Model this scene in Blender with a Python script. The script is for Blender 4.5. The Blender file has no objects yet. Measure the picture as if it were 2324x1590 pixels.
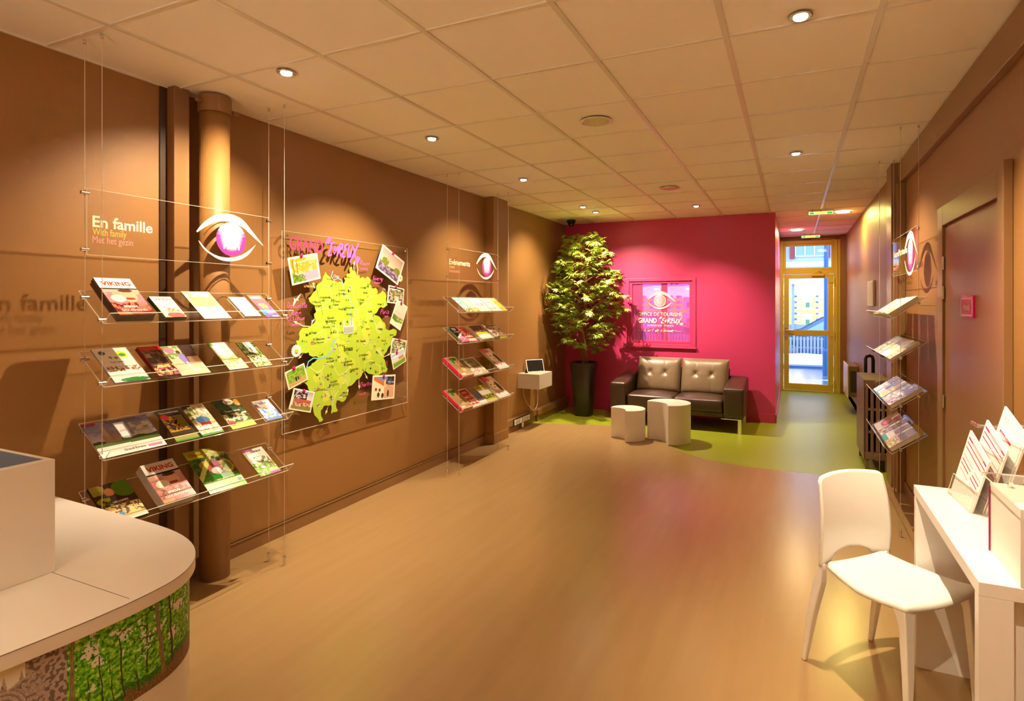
import bpy, math, random
from mathutils import Vector, Matrix, noise
random.seed(7)
S = bpy.context.scene
C = bpy.data.collections.new('tourist_office'); S.collection.children.link(C)
PI = math.pi

# ------------------------------------------------------------------ camera
TH = 0.4233; F_PX = 1301.9; CXP = 1213.0; HYP = 687.8; CH = 1.576
cam = bpy.data.cameras.new('camera'); camo = bpy.data.objects.new('camera', cam); C.objects.link(camo)
camo.location = (0, 0, CH); camo.rotation_euler = (PI/2, 0, TH)
cam.sensor_width = 36; cam.lens = F_PX/2324*36
cam.shift_x = (1162-CXP)/2324; cam.shift_y = -(795-HYP)/2324
cam.clip_start = 0.02; cam.clip_end = 200
S.camera = camo
# ------------------------------------------------------------------ world, view
w = bpy.data.worlds.new('dusk'); S.world = w; w.use_nodes = True
nt = w.node_tree; bg = nt.nodes['Background']
tc = nt.nodes.new('ShaderNodeTexCoord'); sep = nt.nodes.new('ShaderNodeSeparateXYZ'); cr = nt.nodes.new('ShaderNodeValToRGB')
nt.links.new(tc.outputs['Generated'], sep.inputs[0]); nt.links.new(sep.outputs['Z'], cr.inputs[0]); nt.links.new(cr.outputs[0], bg.inputs[0])
cr.color_ramp.elements[0].color = (0.55, 0.68, 0.95, 1); cr.color_ramp.elements[1].color = (0.28, 0.42, 0.85, 1)
bg.inputs[1].default_value = 1.9
S.view_settings.view_transform = 'Standard'; S.view_settings.look = 'None'; S.view_settings.gamma = 1
S.view_settings.use_curve_mapping = False
S.view_settings.exposure = 1.47
S.cycles.use_denoising = True
S.cycles.max_bounces = 10; S.cycles.diffuse_bounces = 5; S.cycles.glossy_bounces = 4; S.cycles.transparent_max_bounces = 28
S.cycles.caustics_reflective = False; S.cycles.caustics_refractive = False
S.cycles.sample_clamp_indirect = 6
H = 2.764; XL = -3.165; XR = 0.854; YP = 8.174; YE = 11.35; YB = -2.6
WARM = (1.0, 0.785, 0.51); GOLD = (1.0, 0.76, 0.26)
# (x, y, aim x, aim y, watts, colour, half angle) of every recessed spotlight
SPOTS = [(-2.38, 2.17, -2.88, 2.17, 70, WARM, 51), (-2.375, 3.47, -2.62, 3.42, 112, WARM, 52), (-2.36, 4.98, -2.80, 5.06, 52, WARM, 48),
         (-2.36, 6.69, -2.85, 6.72, 62, WARM, 50), (-2.345, 7.15, -2.18, 7.38, 165, WARM, 60), (-1.077, 7.2, -1.0, 7.62, 50, WARM, 38),
         (0.029, 2.62, 0.36, 2.60, 122, WARM, 44), (0.021, 5.0, 0.40, 5.0, 85, WARM, 47)]
ADDED_SPOTS = [(-2.38, 0.3, -2.0, 0.0, 8, WARM, 45), (0.03, 0.4, 0.20, 1.45, 52, WARM, 25), (-1.17, -1.2, -1.17, -1.2, 50, WARM, 60)]  # extra spots added out of view behind the camera for more brightness
def spot(x, y, tx, ty, watt, col, half, z=2.745):
    l = bpy.data.lights.new('spot_beam', 'SPOT'); o = bpy.data.objects.new('spot_beam', l); C.objects.link(o)
    l.energy = watt; l.color = col; l.spot_size = math.radians(half*2); l.spot_blend = 0.95; l.shadow_soft_size = 0.010
    o.location = (x, y, z); d = Vector((tx-x, ty-y, -1.0)); o.rotation_euler = d.to_track_quat('-Z', 'Y').to_euler()
for s_ in SPOTS+ADDED_SPOTS: spot(*s_)
def disc_light(x, y, r, watt, col, z=2.735):
    l = bpy.data.lights.new('lamp_glow', 'AREA'); o = bpy.data.objects.new('lamp_glow', l); C.objects.link(o)
    l.shape = 'DISK'; l.size = r*2; l.energy = watt; l.color = col; o.location = (x, y, z)
disc_light(0.594, 8.47, .09, 10, (1, .84, .20)); disc_light(0.055, 10.256, .09, 8, (1, .70, .30))
disc_light(-1.8, 9.9, .3, 14, (1, .85, .7))

# ------------------------------------------------------------------ photo calibration: where a sight line meets a real plane
def ray(u, v):
    a = (u-CXP)/F_PX; b = (HYP-v)/F_PX
    return (-math.sin(TH)+a*math.cos(TH), math.cos(TH)+a*math.sin(TH), b)
def onz(u, v, z): d = ray(u, v); t = (z-CH)/d[2]; return (d[0]*t, d[1]*t, z)
def onx(u, v, x): d = ray(u, v); t = x/d[0]; return (x, d[1]*t, CH+d[2]*t)
def ony(u, v, y): d = ray(u, v); t = y/d[1]; return (d[0]*t, y, CH+d[2]*t)

# ------------------------------------------------------------------ materials
def lin(c):
    if max(c) > 1.0001: c = [x/255 for x in c]
    return tuple((x/12.92 if x <= .04045 else ((x+.055)/1.055)**2.4) for x in c)
MATS = {}
def mat(name, col=(.5, .5, .5), rough=.5, metal=0, spec=.5, coat=0, coat_r=.1, bump=None, vary=None, attr=False, emit=0):
    m = bpy.data.materials.new(name); m.use_nodes = True; t = m.node_tree; b = t.nodes['Principled BSDF']
    b.inputs['Base Color'].default_value = (*col, 1); b.inputs['Roughness'].default_value = rough
    b.inputs['Metallic'].default_value = metal; b.inputs['Specular IOR Level'].default_value = spec
    b.inputs['Coat Weight'].default_value = coat; b.inputs['Coat Roughness'].default_value = coat_r
    if attr:
        a = t.nodes.new('ShaderNodeVertexColor'); a.layer_name = 'Col'; t.links.new(a.outputs[0], b.inputs['Base Color'])
        if emit: t.links.new(a.outputs[0], b.inputs['Emission Color']); b.inputs['Emission Strength'].default_value = emit
    elif emit:
        b.inputs['Emission Color'].default_value = (*col, 1); b.inputs['Emission Strength'].default_value = emit
    tcn = t.nodes.new('ShaderNodeTexCoord')
    def nz(scale, det=4, stretch=None):
        n = t.nodes.new('ShaderNodeTexNoise'); n.inputs['Scale'].default_value = scale; n.inputs['Detail'].default_value = det
        mp = t.nodes.new('ShaderNodeMapping'); t.links.new(tcn.outputs['Object'], mp.inputs[0]); t.links.new(mp.outputs[0], n.inputs['Vector'])
        if stretch: mp.inputs['Scale'].default_value = stretch
        return n
    if vary:   # (scale, colour2, low, high, stretch)
        n = nz(vary[0], 5, vary[4] if len(vary) > 4 else None); r = t.nodes.new('ShaderNodeValToRGB')
        r.color_ramp.elements[0].position = vary[2]; r.color_ramp.elements[1].position = vary[3]
        r.color_ramp.elements[0].color = (*col, 1); r.color_ramp.elements[1].color = (*vary[1], 1)
        t.links.new(n.outputs['Fac'], r.inputs[0]); t.links.new(r.outputs[0], b.inputs['Base Color'])
    if bump:   # (kind, scale, strength, dist)
        bp = t.nodes.new('ShaderNodeBump'); bp.inputs['Strength'].default_value = bump[2]; bp.inputs['Distance'].default_value = bump[3]
        if bump[0] == 'weave':
            w1 = t.nodes.new('ShaderNodeTexWave'); w1.bands_direction = 'Y'; w1.inputs['Scale'].default_value = bump[1]; w1.inputs['Distortion'].default_value = .6; w1.inputs['Detail'].default_value = 1
            w2 = t.nodes.new('ShaderNodeTexWave'); w2.bands_direction = 'Z'; w2.inputs['Scale'].default_value = bump[1]*.8; w2.inputs['Distortion'].default_value = .6
            for q in (w1, w2): t.links.new(tcn.outputs['Object'], q.inputs[0])
            ad = t.nodes.new('ShaderNodeMath'); ad.operation = 'MULTIPLY'; t.links.new(w1.outputs['Fac'], ad.inputs[0]); t.links.new(w2.outputs['Fac'], ad.inputs[1])
            t.links.new(ad.outputs[0], bp.inputs['Height'])
        elif bump[0] == 'lines':
            w1 = t.nodes.new('ShaderNodeTexWave'); w1.bands_direction = 'Z'; w1.inputs['Scale'].default_value = bump[1]; w1.inputs['Distortion'].default_value = .8
            t.links.new(tcn.outputs['Object'], w1.inputs[0]); t.links.new(w1.outputs['Fac'], bp.inputs['Height'])
        else:
            n = nz(bump[1], 6); t.links.new(n.outputs['Fac'], bp.inputs['Height'])
        t.links.new(bp.outputs[0], b.inputs['Normal'])
    MATS[name] = m
    return m
def clear(name, tint=(.97, .97, .97), rough=.02, ior=1.49, body=0, bodycol=(.8, .8, .8)):
    """clear plastic or glass: see-through, with a fresnel reflection, and a little body of its own"""
    m = bpy.data.materials.new(name); m.use_nodes = True; t = m.node_tree; t.nodes.clear()
    out = t.nodes.new('ShaderNodeOutputMaterial'); tr = t.nodes.new('ShaderNodeBsdfTransparent'); gl = t.nodes.new('ShaderNodeBsdfGlossy')
    fr = t.nodes.new('ShaderNodeFresnel'); mx = t.nodes.new('ShaderNodeMixShader'); fr.inputs[0].default_value = ior
    tr.inputs[0].default_value = (*tint, 1); gl.inputs['Roughness'].default_value = rough
    ge = t.nodes.new('ShaderNodeNewGeometry'); ml = t.nodes.new('ShaderNodeMath'); ml.operation = 'MULTIPLY'; iv = t.nodes.new('ShaderNodeMath'); iv.operation = 'SUBTRACT'; iv.inputs[0].default_value = 1
    t.links.new(ge.outputs['Backfacing'], iv.inputs[1]); t.links.new(fr.outputs[0], ml.inputs[0]); t.links.new(iv.outputs[0], ml.inputs[1])
    t.links.new(ml.outputs[0], mx.inputs[0]); t.links.new(tr.outputs[0], mx.inputs[1]); t.links.new(gl.outputs[0], mx.inputs[2])
    last = mx
    if body:
        df = t.nodes.new('ShaderNodeBsdfDiffuse'); df.inputs[0].default_value = (*bodycol, 1); m2 = t.nodes.new('ShaderNodeMixShader')
        m2.inputs[0].default_value = body; t.links.new(mx.outputs[0], m2.inputs[1]); t.links.new(df.outputs[0], m2.inputs[2]); last = m2
    t.links.new(last.outputs[0], out.inputs[0]); MATS[name] = m
    return m
BROWN = (.30, .148, .046)
M = {}
M['wall'] = mat('brown_wallpaper', BROWN, .42, spec=.5, bump=('weave', 66, .24, .003))
M['brownpaint'] = mat('brown_gloss_paint', (.25, .13, .052), .33, bump=('noise', 14, .15, .004))
M['brownstripe'] = mat('brown_ribbed_wallpaper', BROWN, .45, bump=('lines', 62, .22, .002))
M['pink'] = mat('magenta_paint', (.60, .042, .17), .38, bump=('noise', 60, .05, .002))
M['ceil'] = mat('white_ceiling_tile', (.90, .87, .82), .8, bump=('noise', 260, .12, .002))
M['tbar'] = mat('ceiling_grid_bar', (.72, .68, .60), .28)
M['floor'] = mat('beige_vinyl_floor', (.36, .228, .102), .24, spec=.55, vary=(3.0, (.39, .25, .114), .35, .75, (5, .5, 1)), bump=('noise', 5, .05, .003))
M['green'] = mat('lime_speckled_floor', (.25, .30, .010), .36, spec=.4, vary=(150, (.40, .45, .05), .45, .65), bump=('noise', 160, .3, .002))
M['white'] = mat('white_laminate', (.82, .80, .77), .32, spec=.45)
M['plastic'] = mat('white_plastic', (.88, .87, .84), .36, spec=.45)
M['beige'] = mat('beige_laminate', (.50, .44, .36), .45)
M['blue'] = mat('blue_desk_pad', (.09, .14, .26), .5)
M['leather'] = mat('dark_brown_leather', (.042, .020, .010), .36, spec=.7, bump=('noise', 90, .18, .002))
M['leather_lit'] = mat('dark_leather_lit_tone', (.20, .135, .082), .38, spec=.8, bump=('noise', 60, .14, .002))  # same dark leather, spotlight on the back cushions lightened into its colour
M['chrome'] = mat('brushed_steel', (.75, .74, .72), .22, 1)
M['wire'] = mat('steel_cable', (.75, .68, .58), .4, .6)
M['dark'] = mat('dark_planter', (.030, .024, .018), .35)
M['black'] = mat('black_plastic', (.012, .011, .011), .25)
M['soil'] = mat('soil', (.05, .03, .02), .9, bump=('noise', 60, .8, .02))
M['bark'] = mat('bark', (.30, .14, .06), .7, bump=('noise', 40, .6, .01))
M['leaf'] = mat('leaf', (.24, .34, .035), .38, spec=.6, vary=(9, (.46, .56, .075), .35, .7))
M['print'] = mat('glossy_print', attr=True, rough=.22, spec=.5)
M['matte'] = mat('matte_print', attr=True, rough=.5, spec=.4)
M['radiator'] = mat('brown_radiator_enamel', (.17, .095, .055), .38)
M['clear'] = clear('clear_acrylic', (.96, .955, .945))
M['edge'] = clear('acrylic_edge', (.9, .88, .82), .2, 1.5, .55, (.95, .93, .88))
M['glass'] = clear('window_glass', (.93, .96, .97), .01, 1.45)
M['pinkglass'] = clear('pink_film_glass', (.90, .46, .76), .02, 1.5, .28, (.85, .14, .38))
M['yellowframe'] = mat('ochre_door_paint', (.60, .50, .055), .4)
M['lampoff'] = M['whiteenamel'] = mat('white_enamel', (.78, .78, .76), .4)
M['lamp'] = mat('lit_bulb', (1, .93, .80), emit=28)
M['lampgold'] = mat('lit_diffuser', (1, .86, .50), emit=5)
M['exitglow'] = mat('exit_sign_print', attr=True, emit=.7)
M['reflector'] = mat('faceted_reflector', (.75, .70, .45), .12, 1, bump=('noise', 70, 1.0, .02))
M['asphalt'] = mat('wet_asphalt', (.10, .12, .15), .18, vary=(1.5, (.2, .23, .28), .4, .7))
M['snow'] = mat('snow', (.86, .90, .96), .8, bump=('noise', 6, .5, .08))
M['facade'] = mat('facade_render', (.42, .48, .58), .8)
M['car'] = mat('car_paint', (.06, .12, .20), .2, coat=.8)
M['carglass'] = mat('car_glass', (.25, .38, .5), .1)
M['tyre'] = mat('tyre', (.02, .02, .02), .7)
M['woodfence'] = mat('weathered_fence', (.28, .30, .32), .8)
M['shoplight'] = mat('lit_shop_interior', attr=True, emit=1.5)
M['bluepole'] = mat('blue_painted_steel', (.03, .12, .28), .4)

# ------------------------------------------------------------------ mesh builder
WL = {}
class MB:
    def __init__(s): s.v = []; s.f = []; s.c = []; s.m = []
    def face(s, pts, col=(1, 1, 1), m=0):
        n = len(s.v); s.v += [tuple(p) for p in pts]; s.f.append(tuple(range(n, n+len(pts)))); s.c.append(col); s.m.append(m)
    def mesh(s, vs, fs, col=(1, 1, 1), m=0):
        n = len(s.v); s.v += [tuple(p) for p in vs]
        for f in fs: s.f.append(tuple(i+n for i in f)); s.c.append(col); s.m.append(m)
        return s
    def box(s, x0, x1, y0, y1, z0, z1, col=(1, 1, 1), m=0):
        v = [(x, y, z) for z in (z0, z1) for y in (y0, y1) for x in (x0, x1)]
        return s.mesh(v, [(0, 2, 3, 1), (4, 5, 7, 6), (0, 1, 5, 4), (2, 6, 7, 3), (0, 4, 6, 2), (1, 3, 7, 5)], col, m)
    def obox(s, o, ax, ay, az, col=(1, 1, 1), m=0):
        """box from corner o along three edge vectors"""
        o, ax, ay, az = map(Vector, (o, ax, ay, az))
        v = [o+ax*i+ay*j+az*k for k in (0, 1) for j in (0, 1) for i in (0, 1)]
        return s.mesh(v, [(0, 2, 3, 1), (4, 5, 7, 6), (0, 1, 5, 4), (2, 6, 7, 3), (0, 4, 6, 2), (1, 3, 7, 5)], col, m)
    def tube(s, pts, r, n=8, col=(1, 1, 1), m=0, cap=True):
        pts = [Vector(p) for p in pts]; rs = r if isinstance(r, (list, tuple)) else [r]*len(pts); rings = []
        up = None
        for i, p in enumerate(pts):
            d = (pts[min(i+1, len(pts)-1)]-pts[max(i-1, 0)]).normalized()
            if up is None: up = Vector((0, 0, 1)) if abs(d.z) < .9 else Vector((1, 0, 0))
            a = d.cross(up).normalized(); b = d.cross(a).normalized(); up = -b if (-b).dot(up) > 0 else b
            rings.append([p+(a*math.cos(2*PI*k/n)+b*math.sin(2*PI*k/n))*rs[i] for k in range(n)])
        v = [q for g in rings for q in g]
        f = [(i*n+k, i*n+(k+1) % n, (i+1)*n+(k+1) % n, (i+1)*n+k) for i in range(len(pts)-1) for k in range(n)]
        if cap: f += [tuple(range(n))[::-1], tuple(range((len(pts)-1)*n, len(pts)*n))]
        return s.mesh(v, f, col, m)
    def lathe(s, cx, cy, prof, n=32, col=(1, 1, 1), m=0):
        v = [(cx+r*math.cos(2*PI*k/n), cy+r*math.sin(2*PI*k/n), z) for r, z in prof for k in range(n)]
        f = [(i*n+k, i*n+(k+1) % n, (i+1)*n+(k+1) % n, (i+1)*n+k) for i in range(len(prof)-1) for k in range(n)]
        f += [tuple(range(n))[::-1], tuple(range((len(prof)-1)*n, len(prof)*n))]
        return s.mesh(v, f, col, m)
    def prism(s, poly, z0, z1, col=(1, 1, 1), m=0, topcol=None):
        n = len(poly); v = [(x, y, z0) for x, y in poly]+[(x, y, z1) for x, y in poly]
        s.mesh(v, [tuple(range(n))[::-1]]+[(k, (k+1) % n, n+(k+1) % n, n+k) for k in range(n)], col, m)
        return s.mesh([(x, y, z1) for x, y in poly], [tuple(range(n))], topcol or col, m)
    def slab(s, poly, o, a, b, t, col=(1, 1, 1), m=0):
        """2D poly in frame (o, a, b) with thickness vector t"""
        o, a, b, t = map(Vector, (o, a, b, t)); n = len(poly)
        v = [o+a*x+b*y for x, y in poly]; v += [q+t for q in v]
        return s.mesh(v, [tuple(range(n))[::-1], tuple(range(n, 2*n))]+[(k, (k+1) % n, n+(k+1) % n, n+k) for k in range(n)], col, m)
    def stroke(s, pts, wd, o, a, b, col=(1, 1, 1), m=0, taper=False):
        """flat ribbon along 2D pts in frame (o,a,b)"""
        o, a, b = map(Vector, (o, a, b)); P = [Vector(p) for p in pts]; L = []; R_ = []
        for i, p in enumerate(P):
            d = P[min(i+1, len(P)-1)]-P[max(i-1, 0)]
            if d.length == 0: d = Vector((1, 0))
            d.normalize(); nn = Vector((-d.y, d.x)); ww = wd/2*(1 if not taper else (.45+.75*math.sin(PI*(i+.6)/(len(P)+.2))))
            L.append(p+nn*ww); R_.append(p-nn*ww)
        v = [o+a*q.x+b*q.y for q in L+R_]; n = len(P)
        return s.mesh(v, [(i, n+i, n+i+1, i+1) for i in range(n-1)], col, m)
    def build(s, name, mats, parent=None, smooth=False, bevel=0, seg=2, sub=0, weld=False, solid=0):
        org = WL.get(parent.name, Vector((0, 0, 0))) if parent else Vector((0, 0, 0))
        me = bpy.data.meshes.new(name); me.from_pydata([tuple(Vector(p)-org) for p in s.v], [], s.f)
        ca = me.color_attributes.new('Col', 'FLOAT_COLOR', 'CORNER'); k = 0; dat = []
        for fi, f in enumerate(s.f):
            c = s.c[fi]; dat += [c[0], c[1], c[2], 1.0]*len(f)
        ca.data.foreach_set('color', dat)
        for mm in (mats if isinstance(mats, (list, tuple)) else [mats]): me.materials.append(M[mm])
        me.polygons.foreach_set('material_index', s.m)
        if smooth: me.polygons.foreach_set('use_smooth', [True]*len(me.polygons))
        me.update(); o = bpy.data.objects.new(name, me); C.objects.link(o)
        if parent: o.parent = parent
        WL[o.name] = org.copy()
        if weld: md = o.modifiers.new('weld', 'WELD'); md.merge_threshold = .0002
        if sub: md = o.modifiers.new('sub', 'SUBSURF'); md.levels = sub; md.render_levels = sub
        if solid: md = o.modifiers.new('sol', 'SOLIDIFY'); md.thickness = solid; md.offset = 0
        if bevel:
            md = o.modifiers.new('bev', 'BEVEL'); md.width = bevel; md.segments = seg; md.limit_method = 'ANGLE'; md.angle_limit = math.radians(38)
            if smooth: pass
        return o
def rframe(mb, x0, x1, y0, y1, z0, z1, t, tt=None, tb=None, col=(1, 1, 1)):
    tt = tt or t; tb = tb or t
    mb.box(x0, x0+t, y0, y1, z0, z1, col); mb.box(x1-t, x1, y0, y1, z0, z1, col); mb.box(x0+t, x1-t, y0, y1, z0, z0+tb, col); mb.box(x0+t, x1-t, y0, y1, z1-tt, z1, col)
def thing(name, label, cat, loc, group=None):
    o = bpy.data.objects.new(name, None); C.objects.link(o); o.location = loc; o.empty_display_size = .1
    WL[o.name] = Vector(loc); return tag(o, label, cat, group)
def tag(o, label, cat, group=None):
    o['label'] = label; o['category'] = cat
    if group: o['group'] = group
    return o
def struct(o): o['kind'] = 'structure'; return o

# ------------------------------------------------------------------ lettering
_tc = {}
def text_geo(t, bold=0, shear=0):
    if 'M' in t or 'W' in t: bold = 0
    k = (t, bold, shear)
    if k not in _tc:
        c = bpy.data.curves.new('tmp', 'FONT'); c.body = t; c.size = 1; c.offset = bold; c.shear = shear; c.resolution_u = 3; c.fill_mode = 'FRONT'
        o = bpy.data.objects.new('tmp', c); S.collection.objects.link(o); me = o.to_mesh()
        v = [(q.co.x, q.co.y) for q in me.vertices]; f = [tuple(p.vertices) for p in me.polygons]
        o.to_mesh_clear(); bpy.data.objects.remove(o); bpy.data.curves.remove(c)
        xs = [q[0] for q in v] or [0]
        _tc[k] = (v, f, min(xs), max(xs))
    return _tc[k]
def put_text(mb, t, o, a, b, width=None, size=None, col=(1, 1, 1), bold=0, shear=0, m=0, wob=0):
    """text whose left baseline is o; a, b unit vectors; width fits the text"""
    v, f, x0, x1 = text_geo(t, bold, shear); o, a, b = map(Vector, (o, a, b))
    sx = width/(x1-x0) if width else size; sy = size or sx
    n = a.cross(b)
    vs = [o+a*((x-x0)*sx)+b*(y*sy+(math.sin(x*5)*wob*sy)) for x, y in v]
    mb.mesh(vs, f, col, m)
STR = {
 'a': [[(.5, .5), (.2, .55), (.05, .25), (.2, 0), (.45, .15), (.5, .5), (.52, 0)]], 'c': [[(.45, .5), (.15, .5), (.05, .2), (.2, 0), (.5, .1)]],
 'd': [[(.45, .4), (.15, .5), (.05, .2), (.2, 0), (.42, .15), (.55, 1), (.5, 0)]], 'e': [[(.05, .3), (.45, .35), (.35, .55), (.1, .45), (.05, .15), (.25, 0), (.5, .1)]],
 'h': [[(.08, 1), (.05, 0), (.1, .4), (.3, .55), (.45, .4), (.45, 0)]], 'i': [[(.1, .5), (.1, 0), (.25, .1)], [(.1, .72), (.14, .78)]],
 'l': [[(.15, .3), (.3, .9), (.15, .95), (.1, .1), (.3, 0)]], 'n': [[(.05, .5), (.08, 0), (.1, .35), (.3, .55), (.45, .4), (.45, 0)]],
 'o': [[(.3, .52), (.08, .4), (.08, .1), (.3, 0), (.48, .2), (.4, .48), (.28, .52)]], 'r': [[(.05, .5), (.08, 0), (.1, .35), (.38, .55)]],
 's': [[(.45, .5), (.2, .55), (.1, .4), (.4, .2), (.3, 0), (.05, .05)]], 't': [[(.25, .95), (.18, .1), (.38, 0)], [(.02, .6), (.45, .62)]],
 'u': [[(.05, .5), (.08, .1), (.25, 0), (.45, .2), (.48, .5), (.52, 0)]], 'v': [[(.02, .5), (.22, 0), (.48, .55)]],
 'x': [[(.02, .5), (.45, 0)], [(.48, .55), (.02, 0)]], 'y': [[(.02, .5), (.22, .1)], [(.48, .55), (.1, -.45)]],
 "'": [[(.15, 1), (.05, .75)]], '-': [[(0, .3), (.5, .3)]],
 'D': [[(.1, 1), (.1, 0), (.5, .1), (.65, .5), (.4, .9), (0, 1.02)]], 'C': [[(.6, .9), (.3, 1), (.05, .5), (.2, .05), (.6, .1)]],
 'L': [[(.15, 1), (.05, .03), (.7, .05)]], 'R': [[(.12, .95), (.05, 0)], [(.02, .9), (.5, .95), (.5, .6), (.1, .5), (.65, 0)]],
 'G': [[(.6, .9), (.2, .95), (.05, .4), (.3, 0), (.6, .15), (.6, .45), (.3, .45)]], 'P': [[(.15, 1), (.05, 0)], [(.02, .9), (.5, 1), (.55, .6), (.1, .45)]],
 'E': [[(.62, 1), (.12, .86), (.3, .55), (.52, .58)], [(.3, .55), (.02, .12), (.15, -.03), (.6, .08)]], 'V': [[(.05, .72), (.1, 0), (.45, .75)]],
 'U': [[(.1, .9), (.05, .15), (.3, 0), (.5, .3), (.58, .95)], [(.56, .6), (.55, 0)]], 'X': [[(.0, .85), (.38, .40), (.72, .0)], [(.75, 1.15), (.0, -.35)]],
 '"': [[(.3, 1.25), (.05, .75)], [(.6, 1.3), (.35, .8)]], ',': [[(.35, .15), (.05, -.35)], [(.65, .1), (.35, -.4)]], ' ': []}
ADV = {'i': .35, 'l': .4, "'": .3, ' ': .4, 'D': .8, 'L': .7, 'G': .78, 'R': .7, 'C': .7, 'P': .68, 'E': .72, 'X': .72, 'U': .72, 'V': .6, '"': .62, ',': .5}
def put_strokes(mb, t, o, a, b, width, h, wd, col, slant=.15, m=0, taper=True, step=.0):
    tot = sum(ADV.get(ch, .58) for ch in t); sx = width/tot; x = 0
    for i, ch in enumerate(t):
        for pl in STR.get(ch, []):
            pts = [((x+px)*sx+py*h*slant, py*h) for px, py in pl]
            fine = []
            for p, q in zip(pts[:-1], pts[1:]):
                fine += [(p[0]+(q[0]-p[0])*k/3, p[1]+(q[1]-p[1])*k/3) for k in range(3)]
            fine.append(pts[-1])
            for _ in range(2): fine = [fine[0]]+[((fine[k-1][0]+2*fine[k][0]+fine[k+1][0])/4, (fine[k-1][1]+2*fine[k][1]+fine[k+1][1])/4) for k in range(1, len(fine)-1)]+[fine[-1]]
            _sk = getattr(mb, 'sk', 0)+1; mb.sk = _sk
            mb.stroke(fine, wd, Vector(o)+Vector(a).cross(Vector(b))*(2e-5*_sk), a, b, col, m, taper)
        x += ADV.get(ch, .58)
BROW = [(468, 455), (520, 390), (600, 325), (650, 305), (700, 293), (745, 290), (790, 293), (870, 325), (960, 410), (1062, 512), (960, 446), (880, 388), (800, 358), (740, 350), (700, 350), (640, 360), (560, 402), (500, 444), (475, 464)]
UNDER = [(487, 523), (560, 592), (640, 626), (730, 634), (820, 616), (900, 576), (985, 510), (920, 592), (840, 642), (740, 662), (650, 652), (570, 612), (520, 575), (487, 530)]
def spl(P):
    F_ = []
    for i in range(len(P)-1):
        p0, p1, p2, p3 = [Vector(q) for q in (P[max(0, i-1)], P[i], P[i+1], P[min(len(P)-1, i+2)])]
        for k in range(4):
            t_ = k/4; q = .5*((2*p1)+(p2-p0)*t_+(2*p0-5*p1+4*p2-p3)*t_*t_+(3*p1-p0-3*p2+p3)*t_**3); F_.append((q.x, q.y))
    return F_+[P[-1]]
BROW = spl(BROW[:12])+spl(BROW[11:])[1:]; UNDER = spl(UNDER[:7])+spl(UNDER[6:]+[UNDER[0]])[1:-1]
def circle(cx, cy, rx, ry, n=36): return [(cx+rx*math.cos(2*PI*k/n), cy+ry*math.sin(2*PI*k/n)) for k in range(n)]
def eye(mb, o, a, b, width, t, col=(1, 1, 1), sy=1.0):
    """eye mark centred on o"""
    f = width/597
    for P in (BROW, UNDER): mb.slab([((x-760)*f, (487-y)*f*sy) for x, y in P], o, a, b, t, col)

# ------------------------------------------------------------------ painted sheets
def paint(mb, P, nx, ny, fn, m=0):
    """P(u,v)->point, fn(u,v)->linear colour; v=0 bottom"""
    vs = [P(i/nx, j/ny) for j in range(ny+1) for i in range(nx+1)]; n = len(mb.v); mb.v += [tuple(p) for p in vs]
    for j in range(ny):
        for i in range(nx):
            k = n+j*(nx+1)+i; mb.f.append((k, k+1, k+nx+2, k+nx+1)); mb.c.append(fn((i+.5)/nx, (j+.5)/ny)); mb.m.append(m)
def painter(ops, seed=0):
    ops2 = []
    for op in ops: ops2.append(tuple(lin(x) if isinstance(x, tuple) else x for x in op))
    def fn(u, v):
        c = (.8, .8, .8)
        for op in ops2:
            k = op[0]
            if k == 'bg': c = op[1]
            elif k == 'g':
                t = min(1, max(0, (v-op[1])/(op[2]-op[1]))); c = tuple(op[3][i]*(1-t)+op[4][i]*t for i in range(3))
            elif k == 'r':
                if op[1] <= u <= op[3] and op[2] <= v <= op[4]: c = op[5]
            elif k == 'e':
                if ((u-op[1])/op[3])**2+((v-op[2])/op[4])**2 <= 1: c = op[5]
            elif k == 'n':      # patches of a second colour inside a rect: x0,y0,x1,y1,scale,threshold,col
                if op[1] <= u <= op[3] and op[2] <= v <= op[4] and noise.noise(Vector((u*op[5]+seed*3.1, v*op[5]*1.3+seed, seed)))+.45*noise.noise(Vector((u*op[5]*2.7, v*op[5]*3.3+seed, seed+5)))+.22*noise.noise(Vector((u*op[5]*6, v*op[5]*7, seed+8))) > op[6]: c = op[7]
            elif k == 'h':      # hill line: y0, amp, freq, col (below)
                if v < op[1]+op[2]*math.sin(u*op[3]+seed): c = op[4]
            elif k == 'd':      # diagonal stripe a*u+v in (lo,hi)
                if op[2] < op[1]*u+v < op[3]: c = op[4]
        return c
    return fn
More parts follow.
